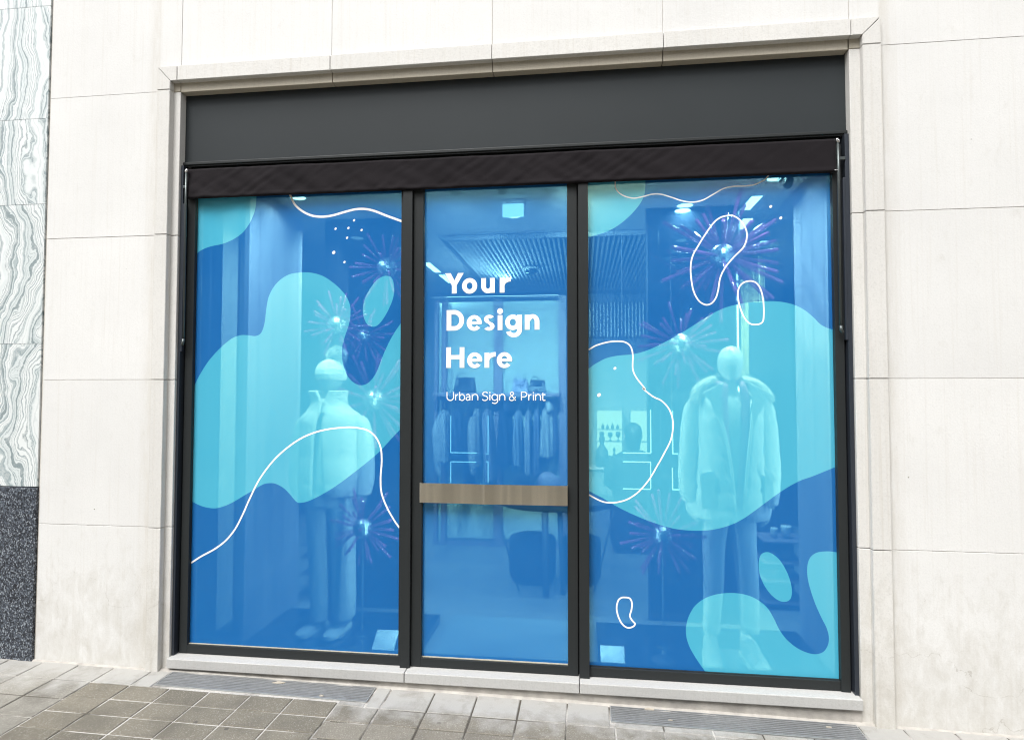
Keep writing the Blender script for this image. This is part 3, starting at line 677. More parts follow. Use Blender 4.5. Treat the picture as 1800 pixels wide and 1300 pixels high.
# --- lettering -----------------------------------------------------
def arc(cx, cz, rx, rz, wx, a0, a1, wz=None, n=28):
    wz = wz or wx; o = []; i_ = []
    for k in range(n+1):
        t = R(a0+(a1-a0)*k/n); o.append((cx+rx*math.cos(t), cz+rz*math.sin(t))); i_.append((cx+(rx-wx)*math.cos(t), cz+(rz-wz)*math.sin(t)))
    return ('strip', o, i_)
def rc(x0, x1, z0, z1): return ('poly', [(x0, z0), (x1, z0), (x1, z1), (x0, z1)])
def letters():
    G = []; ST = .0265; w_ = .0245
    B = 2.1355; T = 2.2490; XH = .083
    # Y
    x0, x1 = -.7558, -.6505; xm = (x0+x1)/2; h = T-B
    G += [('poly', [(x0, T), (x0+.032, T), (xm+.006, B+.55*h), (xm-.0133, B+.40*h)]), ('poly', [(x1, T), (xm+.0133, B+.40*h), (xm-.004, B+.55*h), (x1-.032, T)]), rc(xm-.0133, xm+.0133, B, B+.45*h), ('poly', [(xm-.0133, B+.40*h), (xm+.0133, B+.40*h), (xm+.008, B+.62*h), (xm-.008, B+.62*h)])]
    G += [arc(-.6170, B+.0408, .0425, .0435, .0262, 0, 360, .0245)]
    x0, x1 = -.5520, -.4765
    G += [rc(x0, x0+ST, B+.036, B+XH-.001), rc(x1-ST, x1, B-.0, B+XH-.001), arc((x0+x1)/2, B+.037, (x1-x0)/2, .039, ST, 180, 360, w_)]
    x0 = -.4490
    G += [rc(x0, x0+ST, B, B+XH-.001), arc(x0+.060, B+.036, .0600, .0490, ST, 88, 172, .0245)]
    # Design
    B = 1.9300; T = 2.0436; h = T-B
    x0, x1 = -.7455, -.6470; cx = x0+.044
    G += [rc(x0, x0+ST, B, T), rc(x0+ST-.002, cx+.001, T-.0245, T), rc(x0+ST-.002, cx+.001, B, B+.0245), arc(cx, B+h/2, x1-cx, h/2, ST, -90, 90, .0245)]
    def e_(x0, x1, B):
        cx = (x0+x1)/2; rx = (x1-x0)/2
        return [arc(cx, B+.0410, rx, .0435, .0255, -5, 322, .0205), rc(x0+.012, x1-.0015, B+.0335, B+.0490)]
    G += e_(-.6325, -.5480, B)
    x0, x1 = -.5370, -.4775; cx = (x0+x1)/2; rx = (x1-x0)/2
    G += [arc(cx+.001, B+.0605, rx, .0240, .0235, 32, 262, .0195), arc(cx-.001, B+.0215, rx+.001, .0240, .0235, -148, 82, .0195), ('poly', [(cx-.014, B+.0405), (cx-.010, B+.0572), (cx+.014, B+.0410), (cx+.010, B+.0250)])]
    x0 = -.4600
    G += [rc(x0, x0+ST, B, B+XH-.001), arc(x0+ST/2, B+.1035, .0163, .0163, .0162, 0, 360)]
    x0, x1 = -.4190, -.3265; cx = x0+.0425
    G += [arc(cx, B+.0415, .0425, .0425, .0255, 0, 360, .0235), rc(x1-ST, x1, B-.002, B+XH-.001), arc((x0+x1)/2+.002, B-.0005, (x1-x0)/2-.002, .0400, ST, 196, 360, .0230)]
    x0, x1 = -.3110, -.2310
    G += [rc(x0, x0+ST, B, B+XH-.001), rc(x1-ST, x1, B, B+.047), arc((x0+x1)/2+.003, B+.0445, (x1-x0)/2-.003, .0400, ST, 0, 165, .0235)]
    # Here
    B = 1.7245; T = 1.8380
    x0, x1 = -.7460, -.6445
    G += [rc(x0, x0+ST, B, T), rc(x1-ST, x1, B, T), rc(x0+ST-.001, x1-ST+.001, B+.0465, B+.0705)]
    G += e_(-.6290, -.5450, B)
    x0 = -.5325
    G += [rc(x0, x0+ST, B, B+XH-.001), arc(x0+.060, B+.036, .0600, .0490, ST, 88, 172, .0245)]
    G += e_(-.4645, -.3800, B)
    bm = new(); y = GY-.0007
    for kind, *d in G:
        if kind == 'poly':
            bm.faces.new([bm.verts.new((x, y, z)) for x, z in d[0]])
        else:
            o = [bm.verts.new((x, y, z)) for x, z in d[0]]; i_ = [bm.verts.new((x, y, z)) for x, z in d[1]]
            for k in range(len(o)-1): bm.faces.new((o[k], o[k+1], i_[k+1], i_[k]))
        y -= .00006
    return bm
bm = letters()
link('lettering', bm, M['film_white'], door)
# small line under it, drawn as thin strokes
def tagline():
    bm = new(); U = .546/1130; y = GY-.0007
    def el(cx, cz, rx, rz, a0=0, a1=360, n=16): return [(cx+rx*math.cos(R(a0+(a1-a0)*k/n)), cz+rz*math.sin(R(a0+(a1-a0)*k/n))) for k in range(n+1)]
    def n_(x, w=65): return [[(x, 68), (x, 0)], [(x, 40), (x+.18*w, 60), (x+.5*w, 69), (x+.85*w, 60), (x+w, 38), (x+w, 18), (x+w, 0)]]
    def r_(x): return [[(x, 68), (x, 0)], [(x, 38), (x+9, 58), (x+30, 67)]]
    G = [[(300, 94), (300, 60), (300, 36)]+el(338, 36, 38, 38, 180, 360, 10)[1:]+[(376, 60), (376, 94)]]
    G += r_(400)+[[(446, 96), (446, 0)], el(475, 33, 29, 34)]
    G += [[(522, 58), (542, 68), (560, 60), (566, 42), (566, 20), (566, 0)], [(566, 38), (540, 38), (521, 20), (538, 1), (566, 14)]]
    G += n_(592)+[[(770, 82), (750, 94), (722, 88), (713, 70), (728, 54), (756, 44), (771, 26), (756, 4), (728, -1), (708, 12)], [(795, 68), (795, 0)]]
    G += [el(850, 34, 32, 33), [(884, 68), (884, 20), (884, -8), (870, -28), (848, -34), (820, -26)]]+n_(906, 60)
    G += [[(1088, 0), (1060, 36), (1033, 66), (1030, 84), (1046, 95), (1062, 86), (1062, 70), (1040, 50), (1018, 28), (1024, 6), (1046, -1), (1070, 12), (1086, 42)]]
    G += [[(1153, 94), (1153, 0)], [(1153, 93), (1190, 93), (1212, 80), (1214, 66), (1204, 48), (1185, 40), (1153, 40)]]
    G += r_(1236)+[[(1288, 68), (1288, 0)]]+n_(1312, 56)+[[(1394, 88), (1394, 40), (1394, 14), (1402, 1), (1424, 5)], [(1380, 66), (1422, 66)]]
    for k, g_ in enumerate(G):
        ribbon(bm, [(-.7425+(a-298)*U, 1.5462+b*U) for a, b in g_], .0052, y-.00004*k, 0)
    for cx in (795, 1288): dot(bm, (-.7425+(cx-298)*U, 1.5462+88*U), .0036, .0036, y, 0)
    return bm
link('tagline', tagline(), M['film_white'], door)

# bronze push bar: bent plate standing off the door
bm = new()
z0, z1 = .9945, 1.0990
prof = [(-.872-.012, .020), (-.872-.012, -.002), (-.868, -.010), (-.60, -.0105), (-.45, -.0105), (-.10, -.0105), (-.0815, -.004), (-.0795, .020)]
prof = [(-.8795, .062), (-.8795, .034), (-.874, .030), (-.70, .0292), (-.60, .0270), (-.535, .0215), (-.52, .0155), (-.505, .0215), (-.46, .0245), (-.34, .0262), (-.31, .0275), (-.28, .0270), (-.088, .030), (-.0805, .034), (-.0805, .062)]
P2 = []
for i in range(len(prof)-1):
    a, b = prof[i], prof[i+1]; k = 6 if abs(b[0]-a[0]) > .05 else 1
    for q in range(k): P2.append((a[0]+(b[0]-a[0])*q/k, a[1]+(b[1]-a[1])*q/k))
P2.append(prof[-1])
F_ = [(bm.verts.new((x, y, z0)), bm.verts.new((x, y, z1))) for x, y in P2]
Bk = [(bm.verts.new((x*.996-.0019, y+.004, z0+.0005)), bm.verts.new((x*.996-.0019, y+.004, z1-.0005))) for x, y in P2]
for a, b in zip(F_, F_[1:]): bm.faces.new((a[0], b[0], b[1], a[1]))
for a, b in zip(Bk, Bk[1:]): bm.faces.new((a[0], a[1], b[1], b[0]))
for k in range(len(F_)-1):
    bm.faces.new((F_[k][0], Bk[k][0], Bk[k+1][0], F_[k+1][0])); bm.faces.new((F_[k][1], F_[k+1][1], Bk[k+1][1], Bk[k][1]))
bm.faces.new((F_[0][0], F_[0][1], Bk[0][1], Bk[0][0])); bm.faces.new((F_[-1][0], Bk[-1][0], Bk[-1][1], F_[-1][1]))
link('push_bar', bm, M['brass'], door, smooth=True, autos=35)

# ================================================================ awning (rolled in)
aw = thing('awning', 'rolled-in dark canvas awning with short valance under the grey fascia', 'awning', (-.49, .03, 2.87))
AX_0, AX_1 = -2.284, 1.2855
bm = new(); nx, nz = 260, 16; gr = []
for j in range(nz+1):
    row = []
    for i in range(nx+1):
        x = AX_0+(AX_1-AX_0)*i/nx; t = j/nz; z = 2.883-.172*t
        y = .034+.006*(1-t)
        wv = noise.noise((x*3.2+z*4.0, z*3, 0))*.008+noise.noise((x*9+z*14, z*5, 4))*.009*(.3+t)+noise.noise((x*26-z*40, z*9, 9))*.005
        fade = 1-.75*max(0, min(1, (x-.2)/.9)); y += wv*fade*.95
        if t > .88: y -= .0035*math.sin((t-.88)/.12*math.pi)
        row.append(bm.verts.new((x, y, z+.0015*noise.noise((x*2, 0, 7)))))
    gr.append(row)
for j in range(nz):
    for i in range(nx): bm.faces.new((gr[j][i], gr[j][i+1], gr[j+1][i+1], gr[j+1][i]))
va = link('valance', bm, M['canvas'], aw, smooth=True)
so_ = va.modifiers.new('thickness', 'SOLIDIFY'); so_.thickness = .003; so_.offset = 1
bm = new(); tube(bm, [(AX_0, .085, 2.860), (AX_1, .085, 2.860)], .018, 14); link('roller', bm, M['canvas'], aw, smooth=True)
bm = new(); box(bm, AX_0+.002, AX_1-.002, .046, .054, 2.7135, 2.7220, b=.002); link('hem_bar', bm, M['canvas'], aw)
for sx, xe, zl in ((-1, -2.2745, 1.872), (1, 1.2905, 1.905)):
    bm = new()
    tube(bm, [(xe, .022, 2.868), (xe, .022, 2.70), (xe-.003*sx, .024, zl+.02)], .0068, 10)
    link('arm', bm, M['steelrod'], aw, smooth=True)
    bm = new(); tube(bm, [(xe-.008*sx, .024, 2.872), (xe+.001*sx, .020, 2.870)], .0095, 12); lathe(bm, (xe, .022, 2.868), [(.008, -.010), (.0095, 0), (.006, .006)], 12); link('end_cap', bm, M['chrome'], aw, smooth=True)
    bm = new(); box(bm, min(xe, 1.3270 if sx > 0 else -2.298), max(xe, 1.3270 if sx > 0 else -2.298), .026, .036, 2.770, 2.786, b=.002); link('bracket', bm, M['steelrod'], aw)
    bm = new(); tube(bm, [(xe-.003*sx, .022, zl+.022), (xe-.002*sx, .020, zl), (xe+.006*sx, .022, zl-.014)], .0085, 10); link('knuckle', bm, M['steelrod'], aw, smooth=True)
    xg = 1.3205 if sx > 0 else -2.2935
    bm = new(); box(bm, xg-.006, xg+.006, .030, .052, zl-.05, 2.68, b=.002); link('slide_rail', bm, M['track'], aw)
bm = new(); box(bm, 1.272, 1.2905, .0165, .050, 2.713, 2.718, b=.001); link('hem_tip', bm, M['chrome'], aw)

# ================================================================ marble pier at the left
mp_ = thing('marble_pier', 'neighbouring pier of grey veined marble panels on a speckled dark granite base', 'pier', (-3.6, 0, 0))
bm = new()
for z0, z1 in ((1.038, 1.873), (1.873, 2.70), (2.70, 3.215), (3.215, 3.90), (3.90, 4.7), (4.7, 5.6), (5.6, 7.5)):
    for x0, x1 in ((-4.75, -3.95), (-3.95, -3.152)):
        box(bm, x0+.0008, x1-.0008, -.004, .05, z0+.0008, z1-.0008, b=.001)
link('marble_panel', bm, M['marble'], mp_)
bm = new()
for x0, x1 in ((-4.75, -3.95), (-3.95, -3.150)): box(bm, x0+.0008, x1-.0008, -.010, .05, -.05, 1.034, b=.002)
link('granite_base', bm, M['granite'], mp_)
bm = new(); box(bm, -4.75, -3.150, .052, .30, -.1, 7.5); box(bm, -3.1495, -3.1405, .006, .30, -.1, 7.5); link('core', bm, M['mortar'], mp_)

# ================================================================ building across the street (behind the camera, seen in mirrors, glass and metal)
ob = thing('building', 'stone building across the street, seen only as a reflection in the window mirror', 'building', (0, -11, 0))
M['ostone'] = simple('far_stone', (.66, .64, .60), .8, var=.12, sc=1.5, obj=False)
M['odark'] = simple('far_shopfront', (.03, .032, .035), .3, var=.2, obj=False)
M['oglass'] = simple('far_glass', (.02, .025, .03), .06, var=.1, spec=.8, obj=False)
M['oblind'] = simple('far_blind', (.60, .60, .58), .8, var=.1, obj=False)
bm = new()
box(bm, -16, 16, -11.6, -11.3, 4.0, 8.2); 
for k in range(-5, 6): box(bm, k*3.1-.75, k*3.1+.75, -11.6, -11.2, -.1, 4.0, b=.01)
link('wall', bm, M['ostone'], ob)
bm = new(); box(bm, -16, 16, -11.7, -11.45, -.1, 4.0); link('shop_windows', bm, M['oglass'], ob)
for k in range(-5, 5):
    bm = new(); box(bm, k*3.1+.76, (k+1)*3.1-.76, -11.44, -11.25, 2.85, 3.75, b=.01); link('fascia', bm, M['odark'], ob)
    bm = new(); prism(bm, [(k*3.1+.78, 2.0), ((k+1)*3.1-.78, 2.0), ((k+1)*3.1-.78, 2.84), (k*3.1+.78, 2.84)], -11.40, -11.36); link('blind', bm, M['oblind'], ob)
    for j in range(2):
        bm = new(); x = k*3.1+1.0+j*1.3; box(bm, x-.35, x+.35, -11.295, -11.24, 4.7, 6.3); link('window', bm, M['oglass'], ob)
# ================================================================ shop interior
M['ifloor'] = simple('shop_floor_oak', (.20, .185, .18), .35, var=.25, sc=6, obj=False, aniso=(1, 12, 1))
M['iceil'] = simple('shop_ceiling_paint', (.75, .73, .75), .8, var=.03, sc=2, obj=False)
M['idark'] = simple('dark_wall', (.035, .04, .055), .6, var=.2, sc=3, obj=False)
M['imid'] = simple('mid_wall', (.20, .20, .23), .7, var=.15, sc=2, obj=False)
M['ipale'] = simple('pale_lining', (.35, .305, .35), .75, var=.05, sc=4, obj=False, aniso=(40, 40, 1))
M['cream'] = simple('cream_curtain', (.50, .47, .28), .8, var=.12, sc=8, obj=False, aniso=(30, 30, .5))
M['wood'] = simple('dusky_wood', (.20, .15, .19), .5, var=.25, sc=8, aniso=(1, 1, 14))
M['darkwood'] = simple('dark_wood', (.05, .05, .06), .4, var=.3, sc=8)
M['white'] = simple('white_cloth', (.58, .58, .57), .85, var=.06, sc=25, bmp=.5, bsc=50)
M['knit'] = simple('white_knit', (.72, .72, .70), .9, var=.1, sc=60, bmp=.9, bsc=90)
M['parka'] = simple('beige_parka', (.56, .56, .56), .6, var=.10, sc=18, bmp=.5, bsc=45)
M['trouser'] = simple('grey_trousers', (.62, .63, .65), .85, var=.08, sc=20, bmp=.35, bsc=50)
M['skin'] = simple('mannequin_shell', (.66, .66, .66), .45, var=.02)
M['scarf'] = simple('pink_scarf', (.42, .22, .30), .9, var=.15, sc=30)
M['fur'] = simple('fur', (.55, .52, .46), .95, var=.35, sc=60)
M['shoe'] = simple('shoe_suede', (.42, .42, .43), .8, var=.15, sc=30)
M['sole'] = simple('rubber_sole', (.70, .70, .68), .7, var=.05)
M['leatherblk'] = simple('black_leather', (.018, .018, .022), .35, var=.2, sc=20, bmp=.2, bsc=120)
M['leathermid'] = simple('mauve_leather', (.22, .20, .30), .4, var=.15, sc=20)
M['platform'] = simple('gloss_black_platform', (.015, .016, .02), .08, var=.1, spec=.8, obj=False)
M['mat_'] = simple('entrance_mat', (.20, .21, .22), .95, var=.2, sc=90, bmp=.5, bsc=300, obj=False)
M['pouf'] = simple('pouf_velvet', (.02, .021, .026), .9, var=.3, sc=20)
M['paper'] = simple('glossy_paper', (.80, .82, .84), .3, var=.03)
M['lens'] = emis('lamp_lens', (1, .98, .95), 2.2)
M['reflected_led'] = emis('reflected_led_strip', (.75, .95, 1), 1.0)
M['niche'] = emis('backlit_panel', (1, .93, .70), .42)
M['plasticw'] = simple('white_plastic', (.7, .7, .7), .4)
def textile():
    m, n, out = mat('woven_screen'); p = N(n, 'ShaderNodeBsdfPrincipled'); p.inputs['Roughness'].default_value = .9
    nz = noise_(n, coords(n, (3, 1, 70)), 2.0, 4, .6)
    n.links.new(mix(n, nz, (.30, .36, .33), (.50, .55, .48)), p.inputs['Base Color'])
    n.links.new(p.outputs[0], out.inputs[0]); return m
M['textile'] = textile()
def rodmat():
    m, n, out = mat('violet_glass_rod'); t = N(n, 'ShaderNodeBsdfTransparent'); t.inputs[0].default_value = (.95, .80, .92, 1)
    p = N(n, 'ShaderNodeBsdfPrincipled'); p.inputs['Base Color'].default_value = (.32, .06, .17, 1); p.inputs['Roughness'].default_value = .12
    tc = N(n, 'ShaderNodeTexCoord'); sp = N(n, 'ShaderNodeSeparateXYZ'); n.links.new(tc.outputs['Object'], sp.inputs[0])
    f = rampn(n, sp.outputs[2], [(0.05, .15), (.35, .30), (1, .75)])
    mx = N(n, 'ShaderNodeMixShader'); n.links.new(f, mx.inputs[0]); n.links.new(t.outputs[0], mx.inputs[1]); n.links.new(p.outputs[0], mx.inputs[2]); n.links.new(mx.outputs[0], out.inputs[0]); return m
M['rod'] = rodmat()
M['wire'] = simple('thin_steel', (.35, .35, .38), .3, .9)

CZ = 2.90
bm = new(); box(bm, -4.2, 3.4, .125, 5.2, -.06, 0.0); struct('shop_floor', bm, M['ifloor'])
bm = new(); box(bm, -4.2, 3.4, .125, 5.2, CZ, CZ+.1); struct('shop_ceiling', bm, M['iceil'])
bm = new(); box(bm, -4.2, 3.4, 4.60, 4.8, 0, CZ); struct('shop_back_wall', bm, M['imid'])
bm = new(); box(bm, -4.3, -3.6, .31, 4.6, 0, CZ); struct('shop_left_wall', bm, M['idark'])
bm = new(); box(bm, 2.5, 3.4, .31, 4.6, 0, CZ); struct('shop_right_wall', bm, M['idark'])
bm = new(); box(bm, -3.6, -2.43, .30, .36, 0, CZ); box(bm, -2.46, -2.42, .125, .30, 0, CZ); struct('window_return_left', bm, M['idark'])
bm = new(); box(bm, 1.62, 2.5, .30, .36, 0, CZ); struct('window_return_right', bm, M['idark'])
# slatted ceiling field
sc_ = thing('slatted_ceiling_panel', 'dark slatted ceiling field above the shop aisle', 'ceiling panel', (-.1, 2.9, CZ))
bm = new(); box(bm, -1.15, 1.10, 1.72, 4.25, CZ-.006, CZ-.001); link('backing', bm, M['idark'], sc_)
M['slat'] = simple('ceiling_slat', (.80, .78, .80), .6, var=.05, obj=False)
x = -1.13; k = 0; bm = new()
while x < 1.09:
    box(bm, x, x+.016, 1.74, 4.23, CZ-.040, CZ-.008); x += .042
link('slats', bm, M['slat'], sc_)
bm = new()
for a, b, c, d in ((-1.17, 1.12, 1.70, 1.735), (-1.17, 1.12, 4.235, 4.27), (-1.17, -1.145, 1.735, 4.235), (1.095, 1.12, 1.735, 4.235)): box(bm, a, b, c, d, CZ-.045, CZ-.0065)
link('border', bm, M['imid'], sc_)
wsl = thing('slatted_wall_panel', 'dark vertical slatted band high on the back wall', 'wall panel', (.6, 4.6, 2.3))
bm = new(); box(bm, -.1, 1.5, 4.57, 4.595, 2.28, 2.74); link('backing', bm, M['idark'], wsl)
bm = new(); x = -.09
while x < 1.49: box(bm, x, x+.016, 4.54, 4.57, 2.29, 2.73); x += .045
link('slats', bm, M['slat'], wsl)

# ---- luminaires
def lamp(parent, loc, power, size, col=(1, .96, .93), spread=150, aim=None):
    l = bpy.data.lights.new('lamp', 'AREA'); l.shape = 'DISK'; l.size = size; l.energy = power; l.color = col; l.spread = R(spread)
    o = bpy.data.objects.new('lamp', l); COL.objects.link(o); o.parent = parent; o.location = loc
    if aim: o.rotation_euler = Vector(aim).to_track_quat('-Z', 'Y').to_euler()
    return o
def downlight(x, y, label, power=12, r=.055, group='round recessed downlights', aim=None, spread=150, grp=True):
    t = thing('ceiling_downlight', label, 'downlight', (x, y, CZ), group if grp else None)
    bm = new(); n_ = 24
    A_ = [(r+.018, 0), (r+.018, -.006), (r, -.006), (r, -.001)]
    rings = [[bm.verts.new((x+a*math.cos(2*math.pi*k/n_), y+a*math.sin(2*math.pi*k/n_), CZ+z-.001)) for k in range(n_)] for a, z in A_]
    for a, b in zip(rings, rings[1:]): bridge(bm, a, b)
    link('trim_ring', bm, M['plasticw'], t)
    bm = new(); bm.faces.new([bm.verts.new((x+r*math.cos(2*math.pi*k/n_), y+r*math.sin(2*math.pi*k/n_), CZ-.004)) for k in range(n_)][::-1]); link('lens', bm, M['lens'], t, norm=False)
    lamp(t, (0, 0, -.012), power, r*2, aim=aim, spread=spread)
    return t
PW = 7.5
lab = ['front round downlight over the left display beside the dotted pattern', 'rear round downlight over the left display beside the dotted pattern', 'front round downlight over the right display above the starburst', 'rear round downlight over the right display above the starburst']
for (px, py), lb in zip([(608, 397), (630, 411), (1204, 360), (1206, 379)], lab):
    p = PZ(px, py, CZ); downlight(p.x, p.y, lb, PW)
for (px, py), lb in zip([(1320, 355), (1306, 392)], ['front oblong ceiling light above the parka mannequin', 'rear oblong ceiling light above the parka mannequin']):
    p = PZ(px, py, CZ); t = thing('ceiling_light', lb, 'ceiling light', p, 'oblong recessed ceiling lights')
    bm = new(); box(bm, p.x-.045, p.x+.045, p.y-.16, p.y+.16, CZ-.008, CZ-.0015, b=.002); link('housing', bm, M['plasticw'], t)
    bm = new(); box(bm, p.x-.034, p.x+.034, p.y-.148, p.y+.148, CZ-.011, CZ-.0085); link('lens', bm, M['lens'], t)
    lamp(t, (0, 0, -.02), PW*.6, .08)
for (px, py), lb in zip([(1333, 432), (1322, 452), (1313, 474)], ['nearest small ceiling light of the far row at the right', 'middle small ceiling light of the far row at the right', 'farthest small ceiling light of the far row at the right']):
    p = PZ(px, py, CZ); t = thing('ceiling_light', lb, 'ceiling light', p, 'small ceiling lights of the far row')
    bm = new(); box(bm, p.x-.045, p.x+.045, p.y-.22, p.y+.22, CZ-.008, CZ-.0015, b=.002); link('housing', bm, M['plasticw'], t)
    bm = new(); box(bm, p.x-.034, p.x+.034, p.y-.2, p.y+.2, CZ-.011, CZ-.0085); link('lens', bm, M['lens'], t)
    lamp(t, (0, 0, -.02), PW*.6, .08)
for (px, py), lb in zip([(760, 469), (785, 489)], ['front slim ceiling light left of the word Your', 'rear slim ceiling light behind the letter Y']):
    p = PZ(px, py, CZ); t = thing('ceiling_light', lb, 'ceiling light', p, 'slim ceiling lights by the slatted field')
    bm = new(); box(bm, p.x-.045, p.x+.045, p.y-.26, p.y+.26, CZ-.008, CZ-.0015, b=.002); link('housing', bm, M['plasticw'], t)
    bm = new(); box(bm, p.x-.034, p.x+.034, p.y-.24, p.y+.24, CZ-.011, CZ-.0085); link('lens', bm, M['lens'], t)
    lamp(t, (0, 0, -.02), PW*1.3, .1)
# unseen fill downlights added over displays and mat; washers for the lining scallops
for x, y, lb, pw in ((-1.62, .22, 'added fill downlight just inside the left window above the puffer jacket', 11), (.86, .22, 'added fill downlight just inside the right window above the parka', 10),
                 (-1.90, .62, 'wall washer downlight beside the left lining panel', 1.3), (1.18, .62, 'wall washer downlight beside the right lining panel', 1.3), (-.5, 1.2, 'added fill downlight over the entrance mat', 3),):
    downlight(x, y, lb, pw, grp=False)

# ---- unseen lamps added as frontal fill for the displays, fixed behind the frames and the door head
def batten(x, ang, label, pw, z0=.25, z1=2.65):
    t = thing('fill_batten', label, 'light', (x, .145, 0), 'added fill light battens hidden behind the window frames')
    bm = new(); box(bm, x-.012, x+.012, .132, .146, z0, z1, b=.002); link('housing', bm, M['plasticw'], t)
    bm = new(); box(bm, x-.008, x+.008, .1465, .149, z0+.02, z1-.02); link('diffuser', bm, M['lens'], t)
    l = bpy.data.lights.new('lamp', 'AREA'); l.shape = 'RECTANGLE'; l.size = .016; l.size_y = z1-z0-.04; l.energy = pw; l.color = (1, .97, .95)
    o = bpy.data.objects.new('lamp', l); COL.objects.link(o); o.parent = t; o.location = (0, .008, (z0+z1)/2)
    d = Vector((math.sin(R(ang)), math.cos(R(ang)), 0)); o.rotation_euler = Matrix((d.cross(Vector((0, 0, 1))), Vector((0, 0, 1)), -d)).transposed().to_euler()
batten(-1.003, -20, 'added upright fill light batten behind the left mullion', 4)
batten(.018, 20, 'added upright fill light batten behind the right mullion', 5)
batten(1.330, -25, 'added upright fill light batten behind the right frame of the right window', 2.5)
def fill_spotlight(x, y, aim, pw, label):  # unseen spotlights added to fill the shop from the front
    t = thing('track_spotlight', label, 'spotlight', (x, y, CZ-.07), 'fill spotlights added over the shop entrance')
    d = Vector(aim).normalized(); c = Vector((x, y, CZ-.07))
    bm = new(); tube(bm, [c-d*.06, c+d*.03], .03, 14); tube(bm, [c, (x, y, CZ-.001)], .006, 8); link('head', bm, M['plasticw'], t, smooth=True, autos=40)
    bm = new(); tube(bm, [c+d*.0305, c+d*.032], .026, 14); link('lens', bm, M['lens'], t)
    lamp(t, d*.036, pw, .10, spread=75, aim=d)
fill_spotlight(-.78, .40, (-.12, 1, -.50), 5, 'left added fill spotlight over the entrance aimed at the woven screens')
fill_spotlight(-.48, .40, (.0, 1, -.52), 5, 'middle added fill spotlight over the entrance aimed at the clothes rail')
fill_spotlight(-.20, .40, (.25, 1, -.44), 7, 'right added fill spotlight over the entrance aimed at the counter')
# exit light, dome camera, track spot
p = P(902, 358, 3.95)
t = thing('exit_light', 'blank lit rectangular sign box hanging from the shop ceiling', 'sign', (p.x, p.y, CZ))
bm = new(); box(bm, p.x-.085, p.x+.085, p.y-.02, p.y+.02, CZ-.028, CZ-.001, b=.003); tube(bm, [(p.x, p.y, CZ-.001), (p.x, p.y, CZ-.03)], .02, 10); link('housing', bm, M['imid'], t)
bm = new(); box(bm, p.x-.072, p.x+.072, p.y-.012, p.y+.012, CZ-.117, CZ-.030, b=.002); link('light_panel', bm, emis('sign_panel', (.8, .95, 1), .85), t)
p = PZ(934, 470, CZ-.05); t = thing('dome_camera', 'round dome camera fixed under the slatted ceiling', 'camera', (p.x, p.y, CZ-.04))
bm = new(); lathe(bm, (p.x, p.y, CZ-.05), [(.075, .01), (.075, -.015), (.06, -.02), (.055, -.05), (.035, -.075), (.01, -.083)], 24); link('dome', bm, M['blackglass'], t, smooth=True)
bm = new(); lathe(bm, (p.x, p.y, CZ-.052), [(.079, 0), (.079, -.018), (.071, -.019)], 24); link('ring', bm, M['plasticw'], t, smooth=True)
p = P(1385, 335, 3.6); t = thing('track_spotlight', 'small dark track spotlight near the right lining panel', 'spotlight', (p.x, p.y, CZ))
bm = new(); box(bm, p.x-.01, p.x+.01, p.y-.15, p.y+.15, CZ-.02, CZ-.001); link('track', bm, M['idark'], t)
bm = new(); tube(bm, [(p.x, p.y, CZ-.02), (p.x, p.y, CZ-.07)], .006, 8); tube(bm, [(p.x+.02, p.y+.03, CZ-.05), (p.x-.02, p.y-.06, CZ-.11)], .024, 14); link('head', bm, M['idark'], t, smooth=True, autos=40)

# ---- window linings, mirror, display platforms
def lining(x0, x1, y0, y1, label, face):
    t = thing('lining_panel', label, 'panel', (x0, y0, 0))
    bm = new(); box(bm, x0, x1, y0, y1, 0.0005, CZ-.001, b=.002); link('board', bm, M['ipale'], t)
    bm = new()
    k = y0+.12
    while k < y1-.05: box(bm, (x1 if face > 0 else x0-.0015), (x1+.0015 if face > 0 else x0), k, k+.003, .02, CZ-.02); k += .17
    link('joint_strips', bm, M['wood'], t); return t
lining(-2.115, -2.08, .36, 1.06, 'pale tall lining panel at the left side of the display window', 1)
lining(1.37, 1.405, .13, .90, 'pale tall lining panel at the right side of the display window', -1)
mr_ = thing('wall_mirror', 'tall mirror beside the left lining panel reflecting the street', 'mirror', (-2.25, .42, .08))
bm = new(); box(bm, -2.365, -2.125, .405, .411, .10, 2.74); link('glass', bm, M['mirror'], mr_)
bm = new()
for a, b, c, d in ((-2.42, -2.366, .06, 2.80), (-2.124, -2.117, .06, 2.80), (-2.366, -2.124, .06, .0985), (-2.366, -2.124, 2.742, 2.80)): box(bm, a, b, .396, .43, c, d, b=.002)
link('frame', bm, M['idark'], mr_)
for x0, x1, lb in ((-2.40, -.985, 'glossy black display platform inside the left window'), (.085, 1.365, 'glossy black display platform inside the right window')):
    t = thing('display_platform', lb, 'platform', ((x0+x1)/2, .5, 0))
    bm = new(); box(bm, x0, x1, .13, .95, .0008, .050, b=.004); link('deck', bm, M['platform'], t)
def bpanel(x0, x1, y, label):
    t = thing('display_backdrop', label, 'backdrop', ((x0+x1)/2, y, 0))
    bm = new(); box(bm, x0, x1, y, y+.03, .0008, CZ-.002, b=.002); link('panel', bm, M['blackglass'], t)
    bm = new(); box(bm, x0-.012, x0-.0005, y-.004, y+.034, .0008, CZ-.002); box(bm, x1+.0005, x1+.012, y-.004, y+.034, .0008, CZ-.002); link('edge_trim', bm, M['darkwood'], t)
bpanel(.465, 1.085, 1.15, 'glossy black backdrop panel behind the parka mannequin')
bpanel(-1.93, -1.335, 1.15, 'glossy black backdrop panel behind the white puffer mannequin')
t = thing('cream_curtain', 'narrow cream curtain hanging behind the right display', 'curtain', (1.42, 2.2, 0))
bm = new(); gr = []
